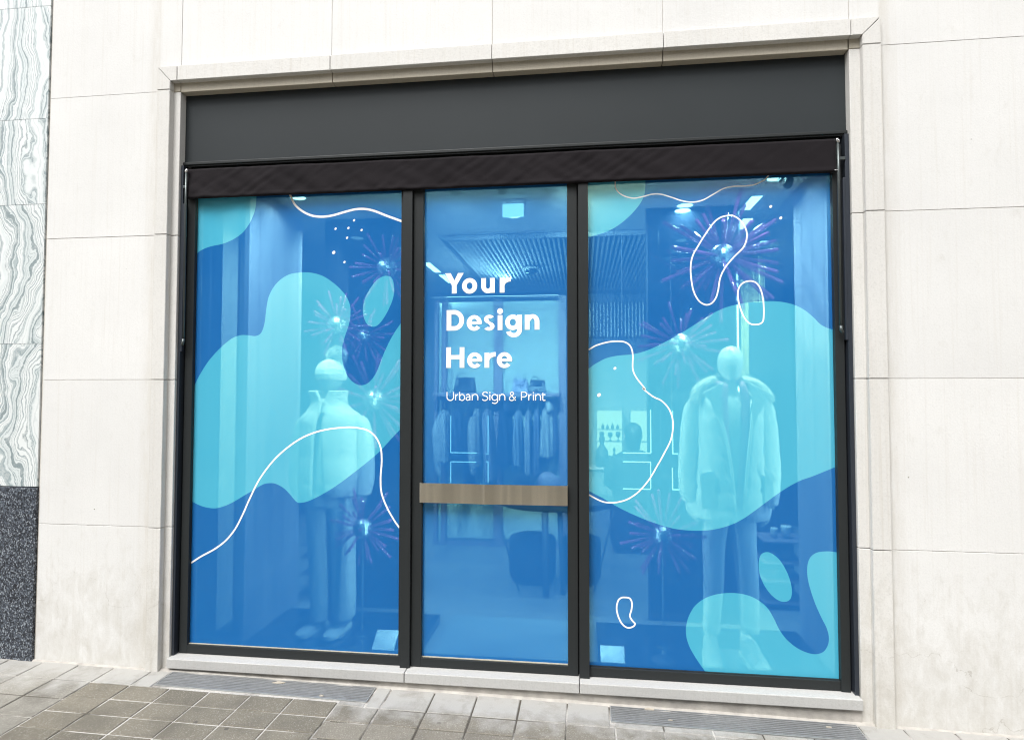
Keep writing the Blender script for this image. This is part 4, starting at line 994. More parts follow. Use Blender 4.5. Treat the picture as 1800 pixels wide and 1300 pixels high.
for i in range(41):
    x = 1.30+.27*i/40; y = 2.2+.02*math.sin(i*.95); gr.append((bm.verts.new((x, y, .01)), bm.verts.new((x, y*.998, CZ-.01))))
for a, b in zip(gr, gr[1:]): bm.faces.new((a[0], b[0], b[1], a[1]))
c_o = link('drape', bm, M['cream'], t, smooth=True); c_o.modifiers.new('t', 'SOLIDIFY').thickness = .004
t = thing('side_column', 'violet shaded square column inside the shop behind the left display', 'column', (-1.3, 2.2, 0))
bm = new(); box(bm, -2.08, -1.82, 2.1, 2.35, .0008, CZ-.001, b=.004); link('shaft', bm, M['ipale'], t)

# ---- woven partition with shelf, bags and clothes rail (about six metres from the camera)
PD = 6.1
def Q(px, py, d=PD): return P(px, py, d)
scr = thing('shop_partition', 'tall partition of two pale woven screens with a shelf and clothes rail', 'partition', (Q(870, 955).x, PD-3.1, 0))
zt = Q(870, 526).z; zb_ = .03
xA, xB, xC, xD = Q(786, 700).x, Q(869, 700).x, Q(884, 700).x, Q(982, 700).x
for a, b in ((xA, xB), (xC, xD)):
    bm = new(); box(bm, a, b, 3.02, 3.035, zb_+.03, zt-.02); link('woven_screen', bm, M['textile'], scr)
for a, b in ((Q(765, 700).x, Q(771, 700).x), (Q(778, 700).x, xA-.001), (xB+.001, xC-.001), (xD+.001, Q(996, 700).x)):
    bm = new(); box(bm, a, b, 2.95, 3.05, 0.0008, zt+.02, b=.003); link('post', bm, M['wood'], scr)
bm = new(); box(bm, Q(771.5, 700).x, Q(777.5, 700).x, 3.0, 3.02, .03, zt-.03); link('side_screen', bm, M['textile'], scr)
bm = new(); box(bm, Q(760, 700).x, Q(990, 700).x, 2.93, 2.949, zt-.0, zt+.022, b=.003); link('top_rail', bm, M['darkwood'], scr)
bm = new(); box(bm, Q(771, 700).x, Q(995, 700).x, 2.955, 3.019, .0008, .028); link('plinth', bm, M['wood'], scr)
zs = Q(870, 690, 5.9).z
SX0, SX1 = Q(766, 690, 5.9).x, Q(984, 690, 5.9).x
bm = new(); box(bm, SX0, SX1, 2.66, 2.949, zs-.035, zs, b=.003); link('shelf', bm, M['wood'], scr)
bm = new(); zr = Q(870, 703, 5.9).z
x0, x1 = Q(775, 700, 5.9).x, Q(978, 700, 5.9).x
for pts in ([(x0, 2.8, zs-.036), (x0, 2.8, zr), (x1, 2.8, zr), (x1, 2.8, zs-.036)],):
    for a, b in zip(pts, pts[1:]):
        if a[0] == b[0]: box(bm, a[0]-.011, a[0]+.011, 2.789, 2.811, min(a[2], b[2])+(.0 if 1 else 0), max(a[2], b[2]))
        else: box(bm, a[0]+.0112, b[0]-.0112, 2.789, 2.811, a[2]-.011, a[2]+.011)
link('clothes_rail', bm, M['darkwood'], scr)

bm = new(); box(bm, xA, xD, 2.965, 2.99, zt+.0205, zt+.03); link('fill_uplight', bm, M['lens'], scr)  # added strip, hidden from the street, that brightens the ceiling
l_ = bpy.data.lights.new('lamp', 'AREA'); l_.shape = 'RECTANGLE'; l_.size = xD-xA; l_.size_y = .03; l_.energy = 3
o_ = bpy.data.objects.new('lamp', l_); COL.objects.link(o_); o_.parent = scr; o_.location = Vector(((xA+xD)/2, 2.95, zt+.04))-scr.location; o_.rotation_euler = Vector((0, -.45, 1)).to_track_quat('-Z', 'X').to_euler()
def handbag(px, zfloor, wpx, hpx, depth, mt, label, handle=True, taper=.86, group=None):
    c = P(px, 700, depth); k = (P(px+1, 700, depth)-c).x; x = c.x; y = c.y; w2 = wpx*k/2; h = hpx*k
    t = thing('handbag', label, 'handbag', (x, y, zfloor), group)
    bm = new()
    A_ = []
    for fz, fw_, d in ((0, 1.0, .055), (.08, 1.03, .062), (.5, .97, .055), (.85, taper+.04, .038), (1, taper, .026)):
        A_.append([bm.verts.new((x+sx*w2*fw_*(1 if abs(sx) > .5 else sx), y+sy*d, zfloor+fz*h+.001)) for sx, sy in ((-1, -.7), (-.93, -1), (.93, -1), (1, -.7), (1, .7), (.93, 1), (-.93, 1), (-1, .7))])
    # fix the narrow corner factor
    for a, b in zip(A_, A_[1:]): bridge(bm, a, b)
    bm.faces.new(A_[0][::-1]); bm.faces.new(A_[-1]); link('body', bm, mt, t)
    bm = new(); box(bm, x-w2*.55, x+w2*.55, y-.066, y-.040, zfloor+h*.55, zfloor+h*1.01, b=.006); link('flap', bm, mt, t)
    if handle:
        bm = new(); pts = [(x-w2*.75, y-.02, zfloor+h*.98), (x-w2*.72, y-.02, zfloor+h*1.10), (x-w2*.45, y-.02, zfloor+h*1.28), (x-w2*.1, y-.02, zfloor+h*1.26), (x+w2*.05, y-.02, zfloor+h*1.1), (x+w2*.05, y-.02, zfloor+h*.98)]
        tube(bm, catmull(pts, 4), .0045, 8); link('handle', bm, mt, t, smooth=True)
    bm = new(); lathe(bm, (x, y-.067, zfloor+h*.62), [(.004, -.006), (.008, 0), (.004, .006)], 10); link('clasp', bm, M['wire'], t)
    return t
handbag(818, zs, 36, 26, 5.88, M['leatherblk'], 'black handbag alone on the left end of the shelf under the word Here')
handbag(915, zs, 28, 23, 5.88, M['leathermid'], 'mauve handbag on the shelf touching the black one at its right')
handbag(945, zs, 28, 22, 5.86, M['leatherblk'], 'small black handbag at the right end of the shelf')

def garment(px0, px1, ptop, pbot, col, label, depth=5.9, lean=0, hood=False, sleeve=False, cat='garment', long=False):
    """clothes hanging sideways on the rail"""
    xa = P(px0, 700, depth).x; xb = P(px1, 700, depth).x; z1 = P(870, ptop, depth).z; z0 = P(870, pbot, depth).z
    xc = (xa+xb)/2; wv = (xb-xa)/2; y = depth-3.1
    t = thing('hanging_garment', label, cat, (xc, y, z1), 'clothes hanging on the rail')
    m = simple('cloth_'+label.split()[0], tuple(c*.5 for c in col), .9, var=.18, sc=22, bmp=.5, bsc=60)
    bm = new(); sd_ = hash(label) % 97 / 7.0; sd_ = len(label)*.37+px0*.11
    fn = lambda a, z: 1+.14*math.sin(a*5+sd_+z*3)+.07*math.sin(a*9-z*5+sd_)
    loft(bm, [(xc, y, z1-.012, wv*.18, .03), (xc, y, z1-.03, wv*.5, .10), (xc, y, z1-.07, wv*.72, .17), (xc+lean*.3, y, z1-.20, wv*.80, .20), (xc+lean*.6, y, (z0+z1)/2, wv*.9, .20), (xc+lean, y, z0+.02, wv*1.0, .21), (xc+lean, y, z0, wv*.95, .20)], n=40, sub=3, fn=fn)
    link('cloth', bm, m, t, smooth=True)
    if sleeve:
        bm = new(); loft(bm, [(xc-wv*.5, y-.12, z1-.09, .03, .03), (xc-wv*.75, y-.17, z1-.22, .042, .045), (xc-wv*.5+lean, y-.19, z1-.48, .038, .04), (xc-wv*.2+lean, y-.18, z1-.66, .030, .032)], n=14, sub=3, fn=lambda a, z: 1+.06*math.sin(z*60)); link('sleeve', bm, m, t, smooth=True)
    if hood:
        bm = new(); loft(bm, [(xc-wv*.2, y-.05, z1-.10, wv*.3, .08), (xc+wv*.35, y-.08, z1-.05, wv*.62, .12), (xc+wv*.3, y-.08, z1+.01, wv*.55, .11), (xc+wv*.1, y-.06, z1+.045, wv*.25, .06)][::-1], n=18, sub=3); link('hood', bm, m, t, smooth=True)
    bm = new(); zr_ = P(870, 703, depth).z+.013
    tube(bm, catmull([(xc+.012, 2.8, zr_-.012), (xc+.010, 2.8, zr_+.004), (xc, 2.8, zr_+.006), (xc-.010, 2.8, zr_-.010), (xc, 2.8, z1+.03), (xc, y, z1-.004)], 4), .0028, 6)
    tube(bm, [(xc, y-.19, z1-.075), (xc, y, z1-.004), (xc, y+.19, z1-.075)], .005, 6); link('hanger', bm, M['wire'], t, smooth=True)
    return t
gs = [(771, 792, 718, 812, (.50, .50, .55), 'pale coat with a drooping sleeve, first from the left on the rail', dict(sleeve=True, lean=-.0)),
      (794, 815, 716, 803, (.07, .09, .16), 'navy short jacket, second from the left on the rail', dict(lean=.02)),
      (817, 831, 716, 860, (.02, .025, .05), 'slim black dress, third from the left on the rail', {}),
      (832, 846, 715, 820, (.42, .40, .42), 'long light shirt dress, fourth from the left on the rail', dict(sleeve=True)),
      (848, 866, 716, 842, (.30, .27, .34), 'mauve long cardigan left of the middle post', dict(lean=.03)),
      (875, 903, 714, 812, (.03, .035, .07), 'dark hooded parka right of the middle post', dict(hood=True, lean=.01)),
      (903, 920, 718, 815, (.30, .32, .40), 'patterned grey tunic next to the dark hooded parka', {}),
      (922, 936, 718, 835, (.40, .38, .42), 'light ribbed blouse in the middle of the right rail half', {}),
      (937, 950, 716, 830, (.22, .21, .30), 'dusky long top between blouse and quilted coat', {}),
      (950, 974, 712, 800, (.56, .56, .56), 'pale quilted hooded coat, last on the right of the rail', dict(hood=True)),
      (970, 981, 716, 790, (.18, .17, .25), 'plum jacket tucked behind the pale quilted coat', dict(depth=6.0))]
for a in gs: garment(*a[:6], **a[6])

# ---- table with things on it, poufs
tb = thing('display_table', 'round-edged dark display table on splayed legs between the poufs', 'table', (-.2, 1.7, 0))
TD = 4.72; zt_ = P(975, 884, TD).z
xa, xb = P(868, 890, TD).x, P(1086, 900, TD).x
bm = new(); cxx = (xa+xb)/2; rr = (xb-xa)/2
loft(bm, [(cxx, TD-3.1+.25, zt_-.055, rr*.97, .34), (cxx, TD-3.1+.25, zt_-.04, rr, .36), (cxx, TD-3.1+.25, zt_-.006, rr, .36), (cxx, TD-3.1+.25, zt_, rr*.985, .35)], n=48)
link('tabletop', bm, M['darkwood'], tb, smooth=True, autos=40)
for (px, a, py2, dd, th) in ((890, 872, 1025, 4.75, .008), (960, 958, 1030, 4.62, .026), (990, 984, 1030, 4.70, .020), (1064, 1080, 1020, 4.8, .008)):
    top = P(a, 905, dd); bot = PZ(px, 1024, .002); bot.y = dd-3.1; bot.z = .002; bot.x = P(px, 1000, dd).x
    top.z = zt_-.056; top.x = P(a, 905, dd).x
    if th < .01: bot = Vector((top.x+(bot.x-top.x)*2.2, bot.y, .002))
    bm = new(); tube(bm, [top, bot], th, 10); link('leg', bm, M['darkwood'], tb, smooth=True)
for px0, px1, lb in ((893, 976, 'dark velvet drum pouf under the table, seen through the door'), (986, 1057, 'dark velvet drum pouf partly hidden behind the right mullion')):
    d = 4.95; xa, xb = P(px0, 980, d).x, P(px1, 980, d).x; t = thing('pouf', lb, 'pouf', ((xa+xb)/2, d-3.1+.1, 0), 'drum poufs around the table')
    zc = P(935, 945, d).z; r_ = (xb-xa)/2
    bm = new(); loft(bm, [((xa+xb)/2, d-3.1+.1, .03, r_*.93, r_*.93), ((xa+xb)/2, d-3.1+.1, .05, r_, r_), ((xa+xb)/2, d-3.1+.1, zc-.04, r_*1.0, r_*1.0), ((xa+xb)/2, d-3.1+.1, zc-.012, r_*.96, r_*.96), ((xa+xb)/2, d-3.1+.1, zc, r_*.8, r_*.8)], n=40, sub=1); link('cushion', bm, M['pouf'], t, smooth=True, autos=50)
    bm = new(); lathe(bm, ((xa+xb)/2, d-3.1+.1, 0), [(r_*.85, .001), (r_*.85, .0295)], 32); link('base', bm, M['darkwood'], t)
handbag(921, zt_, 37, 48, 4.75, M['leatherblk'], 'large black handbag standing on the display table above the push bar', taper=.95)
t = thing('cap_stand', 'pale cap on a small stand on the display table', 'cap', (P(966, 850, 4.8).x, 1.7, zt_)); x = t.location.x
bm = new(); lathe(bm, (x, 1.7, zt_), [(.05, .001), (.05, .012), (.01, .016), (.01, .11), (.03, .12)], 16); link('stand', bm, M['darkwood'], t, smooth=True, autos=40)
bm = new(); zz = zt_+.10; loft(bm, [(x-.01, 1.7, zz, .098, .09), (x-.01, 1.7, zz+.03, .100, .095), (x-.012, 1.7, zz+.085, .085, .08), (x-.02, 1.7, zz+.125, .045, .045), (x-.02, 1.7, zz+.135, .01, .01)], n=24, sub=2)
prism(bm, [(x+.05, zz+.045), (x+.155, zz-.005), (x+.15, zz-.015), (x+.05, zz+.01)], 1.64, 1.76); link('cap', bm, M['wood'], t, smooth=True, autos=50)
t = thing('shoe_tray', 'low dark tray with a pale shoe on the right of the display table', 'tray', (P(985, 850, 4.7).x, 1.6, zt_)); x = t.location.x
bm = new(); box(bm, x-.11, x+.13, 1.5, 1.64, zt_+.0008, zt_+.02, b=.003); link('tray', bm, M['darkwood'], t)
bm = new(); loft(bm, [(x-.05, 1.57, zt_+.021, .05, .03), (x-.04, 1.57, zt_+.045, .045, .028), (x-.06, 1.57, zt_+.07, .022, .02)], n=16, sub=2); link('shoe', bm, M['shoe'], t, smooth=True)

# entrance mat
bm = new(); box(bm, -.91, -.02, .145, 1.05, .0008, .012, b=.003); o = link('entrance_mat', bm, M['mat_']); tag(o, 'grey ribbed entrance mat behind the glass door', 'mat')

# ---- back wall niches with small goods, counter
def niche(px0, px1, pt, pb, d, label, rows):
    xa, xb = P(px0, 750, d).x, P(px1, 750, d).x; z1, z0 = P(1080, pt, d).z, P(1080, pb, d).z; y = d-3.1
    t = thing('lit_niche', label, 'shelving', ((xa+xb)/2, y, z0), 'backlit niches on the back wall')
    bm = new(); box(bm, xa+.012, xb-.012, y+.10, y+.112, z0+.012, z1-.012); link('light_panel', bm, M['niche'], t)
    bm = new()
    for a, b, c, e in ((xa, xa+.012, z0, z1), (xb-.012, xb, z0, z1), (xa+.0121, xb-.0121, z0, z0+.012), (xa+.0121, xb-.0121, z1-.012, z1)): box(bm, a, b, y, y+.112, c, e)
    link('casing', bm, M['imid'], t)
    for pz in rows:
        z = P(1080, pz, d).z; bm = new(); box(bm, xa+.0125, xb-.0125, y+.005, y+.099, z-.008, z); link('shelf', bm, M['darkwood'], t)
    return xa, xb, z0, z1, y
ND = 7.45
niche(1048, 1096, 720, 832, ND, 'left backlit niche with small vases behind the right window', [754.5, 775.5])
niche(1107, 1146, 720, 832, ND, 'right backlit niche partly hidden by the seated customer', [775.5])
def vase(px, pyb, hpx, rpx, kind, label, grp, d=ND-.0, y=None):
    c = P(px, pyb, d); k = (P(px+1, pyb, d)-c).x; h = hpx*k; r = rpx*k; y = (d-3.1+.05) if y is None else y
    pf = {'bottle': [(.6, 0), (1, .08), (1, .55), (.45, .72), (.3, .78), (.3, .95), (.4, 1)], 'goblet': [(.7, 0), (.75, .04), (.2, .12), (.2, .35), (.8, .5), (1, .7), (.95, .95), (.6, 1)], 'bust': [(.9, 0), (.95, .05), (1, .3), (.9, .5), (.35, .68), (.28, .75), (.42, .84), (.42, .93), (.2, 1)]}[kind]
    bm = new(); lathe(bm, (c.x, y, c.z+.001), [(a*r, b*h) for a, b in pf], 16)
    o = link({'bottle': 'perfume_bottle', 'goblet': 'glass_vase', 'bust': 'jewellery_bust'}[kind], bm, M['idark'], None, smooth=True)
    tag(o, label, {'bottle': 'bottle', 'goblet': 'vase', 'bust': 'bust'}[kind], grp)
for i, px in enumerate((1060, 1068, 1077, 1086)): vase(px, 754, 10-(i % 2)*2, 2.6, 'bottle', ['first', 'second', 'third', 'fourth'][i]+' small dark bottle from the left on the upper niche shelf', 'small bottles on the upper niche shelf')
for i, px in enumerate((1058, 1073, 1087)): vase(px, 775, 16-(i % 2)*1, 4.2, 'goblet', ['left', 'middle', 'right'][i]+' dark goblet vase on the lower niche shelf', 'goblet vases on the lower niche shelf')
# counter
CD = 7.0; t = thing('shop_counter', 'low counter with a pale top in front of the lit niches', 'counter', (P(1060, 850, CD).x, CD-3.1, 0)); zc = P(1060, 822, CD).z
xa, xb = P(1000, 850, CD).x, P(1094, 850, CD).x
bm = new(); box(bm, xa, xb, CD-3.1, CD-2.75, zc-.025, zc, b=.003); link('top', bm, M['ipale'], t)
bm = new(); box(bm, xa+.02, xb-.02, CD-3.06, CD-2.77, .0008, zc-.026); link('body', bm, M['imid'], t)
vase(1059, 822, 56, 12, 'bust', 'tall dark display bust standing on the shop counter', None, d=CD, y=CD-3.1+.14)
vase(1081, 822, 34, 5, 'bust', 'short dark display bust at the right end of the counter', None, d=CD, y=CD-3.1+.14)
# glowing strips that stand in for LED reflections in the glass
def reflected_led(lines, d, label):
    c = P(*lines[0][0], d); t = thing('reflected_outline', label, 'light', c, 'glowing strips standing in for reflected light outlines')
    bm = new()
    for a, b in lines:
        p, q = P(*a, d), P(*b, d); p.y = q.y = d-3.1; r_ = .0034
        if abs(a[0]-b[0]) < .5: q.x = p.x
        if abs(a[1]-b[1]) < .5: q.z = p.z
        tube(bm, [p, q], r_, 6)
    link('strip', bm, M['reflected_led'], t)
    xs = [P(*q_, d).x for l in lines for q_ in l]; zs_ = [P(*q_, d).z for l in lines for q_ in l]
    bm = new(); tube(bm, [(min(xs), d-3.1+.006, max(zs_)), (min(xs), d-3.1+.006, CZ-.001)], .0012, 5); link('wire', bm, M['wire'], t)
reflected_led([((792.5, 730), (792.5, 795)), ((792.5, 795), (838, 795)), ((858, 730), (858, 795)), ((854, 797), (859, 797))], 5.5, 'upper thin blue reflected outline in front of the left rail garments')
reflected_led([((792.5, 811), (792.5, 848)), ((792.5, 811), (837, 811)), ((858, 811), (858, 848)), ((854, 811), (858, 811))], 5.5, 'lower thin blue reflected outline just above the push bar')
reflected_led([((1095, 795.5), (1143.5, 795.5)), ((1143.5, 720), (1143.5, 795.5))], 4.0, 'upper thin blue reflected corner beside the looping white line')
reflected_led([((1095, 811), (1143.5, 811)), ((1143.5, 811), (1143.5, 858.5)), ((1095, 858.5), (1143.5, 858.5))], 4.0, 'lower thin blue reflected bracket left of the parka')
reflected_led([((1182, 722), (1182, 797)), ((1182, 797), (1192, 797))], 3.95, 'upper thin blue reflected angle at the edge of the parka')
reflected_led([((1182, 822), (1182, 860)), ((1182, 860), (1213, 860)), ], 3.95, 'lower thin blue reflected angle at the parka cuff')

# side shelving with small goods (far right and far left of the displays)
def shelving(px0, px1, rows, d, label):
    xa, xb = P(px0, 900, d).x, P(px1, 900, d).x; y = d-3.1
    t = thing('shoe_rack', label, 'shelving', ((xa+xb)/2, y, 0), 'dark shelving beside the displays')
    bm = new(); box(bm, xa, xb, y+.30, y+.32, .0008, 2.3); link('back_panel', bm, M['idark'], t)
    for pz in rows:
        z = P((px0+px1)/2, pz, d).z; bm = new(); box(bm, xa+.003, xb-.003, y, y+.298, z-.012, z, b=.002); link('shelf', bm, M['wood'], t)
    return xa, xb, y
xa, xb, y = shelving(1342, 1420, (952, 990, 1022, 1060), 4.55, 'dark shelving with pale bowls and shoes right of the parka mannequin')
def bowl(px, pz, wpx, hpx, d, lb, grp):
    c = P(px, pz, d); k = (P(px+1, pz, d)-c).x
    bm = new(); lathe(bm, (c.x, d-3.1+.12, c.z+.001), [(wpx*k*.22, 0), (wpx*k*.42, hpx*k*.35), (wpx*k*.5, hpx*k*.85), (wpx*k*.47, hpx*k)], 18)
    o = link('ceramic_bowl', bm, M['plasticw'], None, smooth=True); tag(o, lb, 'bowl', grp)
for i, (px, pz, a, b) in enumerate(((1370, 951, 14, 18), (1392, 951, 20, 22), (1371, 989, 10, 12), (1392, 989, 16, 13), (1372, 1021, 12, 14), (1394, 1021, 18, 16))):
    bowl(px, pz, a, b, 4.55, ['small pale bowl on the top shelf', 'wide pale bowl on the top shelf', 'tiny pale bowl on the middle shelf', 'broad pale bowl on the middle shelf', 'small pale bowl on the lowest filled shelf', 'wide pale bowl on the lowest filled shelf'][i]+' right of the parka', 'pale bowls right of the parka')
xa, xb, y = shelving(528, 560, (923, 957, 978, 1008), 4.35, 'dark shelving glimpsed between the left lining and the puffer mannequin')
for i, (px, pz, a, b) in enumerate(((536, 923, 13, 22), (537, 957, 15, 16), (536, 1007, 14, 18))):
    bowl(px, pz, a, b, 4.35, ['top', 'middle', 'bottom'][i]+' pale bowl on the shelving left of the white trousers', 'pale bowls left of the white trousers')
# brochure stands at the foot of the windows
def brochure(px, d, lb):
    c = P(px, 1130, d); x = c.x; y = d-3.1; t = thing('brochure_stand', lb, 'stand', (x, y, .05), 'brochure stands at the foot of the windows')
    for s, (ya, za, yb, zb2) in enumerate(((y-.05, .056, y+.01, .115), (y+.012, .115, y+.07, .150))):
        bm = new(); hw = .068
        vs = [(x-hw, ya, za), (x+hw, ya, za), (x+hw*.97, yb, zb2), (x-hw*.97, yb, zb2)]
        a_ = [bm.verts.new(v) for v in vs]; b_ = [bm.verts.new((v[0], v[1]+.006, v[2]-.006)) for v in vs]
        bm.faces.new(a_); bm.faces.new(b_[::-1]); bridge(bm, a_, b_); link('page', bm, M['paper'], t)
    bm = new(); box(bm, x-.078, x+.078, y-.066, y-.056, .0508, .062, b=.002); box(bm, x-.078, x-.0705, y-.055, y+.07, .0508, .060); box(bm, x+.0705, x+.078, y-.055, y+.07, .0508, .060); link('holder', bm, M['imid'], t)
brochure(676, 3.44, 'open white brochure stand beside the left mullion')
brochure(1077, 3.38, 'open white brochure stand at the foot of the right window')
# ================================================================ figures
def hand(bm, wrist, down, palmn, side, s=1.0):
    """hand hanging along 'down'; palmn = palm normal, side = direction of the thumb edge"""
    dn = Vector(down).normalized(); sd = Vector(side).normalized(); pn = Vector(palmn).normalized(); W_ = Vector(wrist)
    # palm
    rings = []
    for t, hw, th in ((-.02, .026, .020), (0, .027, .019), (.03, .038, .016), (.065, .042, .014), (.088, .041, .012)):
        c = W_+dn*t*s; rings.append([bm.verts.new(c+sd*hw*s*math.cos(a)+pn*th*s*math.sin(a)) for a in [2*math.pi*k/14 for k in range(14)]])
    for a, b in zip(rings, rings[1:]): bridge(bm, a, b)
    bm.faces.new(rings[0][::-1]); bm.faces.new(rings[-1])
    for i, (off, L, r_) in enumerate(((.030, .070, .0085), (.010, .080, .009), (-.010, .074, .0085), (-.030, .058, .0075))):
        p = W_+dn*.078*s+sd*off*s; q = p+dn*L*.42*s+pn*.004*s; u = q+dn*L*.30*s+pn*.012*s; v = u+dn*L*.24*s+pn*.016*s
        tube(bm, [p, q, u, v, v+dn*.004*s], r_*s, 8, taper=[r_*s, r_*s, r_*.9*s, r_*.75*s, r_*.3*s])
    p = W_+dn*.018*s+sd*.026*s; q = p+dn*.030*s+sd*.022*s+pn*.006*s; u = q+dn*.028*s+sd*.006*s+pn*.008*s; v = u+dn*.018*s+pn*.006*s
    tube(bm, [p, q, u, v, v+dn*.003*s], .010*s, 8, taper=[.013*s, .0115*s, .0095*s, .008*s, .003*s])

class Fig:
    def __init__(s, D): s.D = D
    def c(s, px, py, dy=0): p = P(px, py, s.D); return Vector((p.x, p.y+dy, p.z))
    def k(s, px, py): return (P(px+1, py, s.D)-P(px, py, s.D)).x
    def sec(s, px, py, hw, ry, dy=0): p = s.c(px, py, dy); return (p.x, p.y, p.z, hw*s.k(px, py), ry)
def sup(t, e=.8):   # slightly squarer than an ellipse
    c, s_ = abs(math.cos(t)), abs(math.sin(t)); return 1/((c**2.6+s_**2.6)**(1/2.6))
def quilt(t, z): return sup(t)*(1+.065*(abs(math.sin(math.pi*z/.105))**.35-1)+.008*math.sin(t*7+z*31))
def quilt2(t, z): return sup(t)*(1+.05*(abs(math.sin(math.pi*z/.105))**.3-1)+.008*math.sin(t*6+z*23))
def fabricf(t, z): return sup(t)*(1+.025*math.sin(t*3+z*9)+.018*math.sin(t*5-z*17))
def openloft(bm, secs, gaps, n=40, sub=4, fn=None):
    """front-open coat body; gaps: (px left, px right) in metres relative to ring centre"""
    arr = [list(s_)+list(g_) for s_, g_ in zip(secs, gaps)]; res = []
    for i in range(len(arr)-1):
        p0, p1, p2, p3 = arr[max(i-1, 0)], arr[i], arr[i+1], arr[min(i+2, len(arr)-1)]
        for k in range(sub):
            t = k/sub; res.append([.5*((2*b)+(-a+c)*t+(2*a-5*b+4*c-d)*t*t+(-a+3*b-3*c+d)*t**3) for a, b, c, d in zip(p0, p1, p2, p3)])
    res.append(arr[-1]); rings = []
    for cx, cy, cz, rx, ry, gl, gr in res:
        al = math.asin(max(-.98, min(.98, gl/rx))); ar = math.asin(max(-.98, min(.98, gr/rx)))
        a0 = -math.pi/2+ar; a1 = 1.5*math.pi+al; row = []
        for k in range(n):
            t = a0+(a1-a0)*k/(n-1); f = fn(t, cz) if fn else 1; row.append(bm.verts.new((cx+rx*f*math.cos(t), cy+ry*f*math.sin(t), cz)))
        rings.append(row)
    for a, b in zip(rings, rings[1:]): bridge(bm, a, b, False)
def fur(bm, pts, r, n, ln=.028, seed=1):
    rn = random.Random(seed); pts = [Vector(p) for p in catmull([tuple(p) for p in pts], 6)]
    for _ in range(n):
        i = rn.randrange(len(pts)-1); p = pts[i].lerp(pts[i+1], rn.random()); t = (pts[i+1]-pts[i]).normalized()
        d = Vector((rn.gauss(0, 1), rn.gauss(0, 1), rn.gauss(0, 1))); d = (d-t*d.dot(t)); 
        if d.length < 1e-3: continue
        d.normalize(); s_ = d.cross(t)*.0016; b = p+d*r*.82; e = b+d*ln*rn.uniform(.5, 1.1)+t*rn.uniform(-.012, .012)+Vector((0, 0, -.006))
        bm.faces.new([bm.verts.new(b-s_*1.4), bm.verts.new(b+s_*1.4), bm.verts.new(e)])
def shoe_at(bm_u, bm_s, x, y, z, h, ln=.27, w_=.047, yaw=0):
    """toe towards -Y"""
    rings = []; cs, sn = math.cos(yaw), math.sin(yaw)
    def pt(a, b, c): return (x+a*cs-b*sn, y+a*sn+b*cs, z+c)
    prof = [(.075, .55, .055, h), (.065, .8, .03, h*.98), (.03, .88, .018, h*.97), (-.02, .90, .018, h*.85), (-.06, .95, .018, h*.62), (-.11, 1.0, .018, h*.50), (-.15, .97, .018, h*.42), (-.18, .90, .018, h*.36), (-.198, .66, .020, h*.26)]
    for b, f, z0, z1 in prof:
        m_ = []
        for k in range(12):
            t = 2*math.pi*k/12; m_.append(bm_u.verts.new(pt(w_*f*math.cos(t)*sup(t), b*ln/.27, (z0+z1)/2+(z1-z0)/2*math.sin(t)*sup(t))))
        rings.append(m_)
    for a, b in zip(rings, rings[1:]): bridge(bm_u, a, b)
    bm_u.faces.new(rings[0][::-1]); bm_u.faces.new(rings[-1])
    o = []; 
    for b, f in ((.078, .5), (.066, .85), (.02, .95), (-.05, .98), (-.11, 1.08), (-.15, 1.06), (-.185, .85), (-.202, .42)): o.append((w_*f, b*ln/.27))
    loop = o+[(-a, b) for a, b in reversed(o)]
    A_ = [bm_s.verts.new(pt(a, b, .001)) for a, b in loop]; B_ = [bm_s.verts.new(pt(a, b, .024)) for a, b in loop]
    bridge(bm_s, A_, B_); bm_s.faces.new(A_); bm_s.faces.new(B_)

M['skin_shaded'] = simple('mannequin_shell_shaded', (.22, .225, .23), .45, var=.02)  # darker copy of the shell, shade on the face put into its colour
PZ0 = .0505
def mannequin_base(t, F, x0, x1, y):
    bm = new(); box(bm, x0, x1, y-.11, y+.17, PZ0, PZ0+.008, b=.002); link('base_plate', bm, M['wire'], t)

# ---- right mannequin: long open parka, scarf, sneakers
F = Fig(3.54); r0 = F.c(1283, 1150); r0.z = PZ0
t = thing('mannequin', 'bald mannequin in a long open parka with fur trimmed hood and pink scarf', 'mannequin', r0)
mannequin_base(t, F, F.c(1234, 1150).x, F.c(1352, 1150).x, r0.y)
bm = new()
loft(bm, [F.sec(1284, 608, 2, .01), F.sec(1284, 610, 9, .045), F.sec(1284, 616, 16.5, .075), F.sec(1283.5, 627, 21, .093, .0), F.sec(1283, 640, 22, .097), F.sec(1283, 651, 20, .090, -.004), F.sec(1283, 661, 15.5, .072, -.014), F.sec(1283, 667, 11, .056, -.022), F.sec(1283, 670, 6, .03, -.03)][::-1], n=32, sub=4)
loft(bm, [F.sec(1283, 655, 10, .050, .02), F.sec(1283, 672, 11.5, .052, .016), F.sec(1282, 686, 14, .058, .012), F.sec(1281, 698, 24, .07, .01), F.sec(1281, 740, 34, .085, .01), F.sec(1281, 860, 32, .08, .01)], n=28, sub=3)
for sx, wr in ((-1, (1211, 872)), (1, (1352, 880))):
    sh = F.c(1281+sx*40, 716, .01); el = F.c(1281+sx*(62 if sx < 0 else 66), 800, .02); w0 = F.c(*wr, -.005)
    tube(bm, [sh, sh.lerp(el, .5), el, el.lerp(w0, .6), w0+Vector((0, 0, .02)), w0], .035, 12, taper=[.045, .042, .036, .033, .024, .022])
    hand(bm, w0, (.12*(1 if sx < 0 else -1), -.05, -1), (-sx, 0, 0) if False else (-sx*.9, .3, 0), (0, -1, 0) if sx > 0 else (.55, -.8, 0), .93)
body = link('body', bm, M['skin'], t, smooth=True); remesh(body, .006, 3)
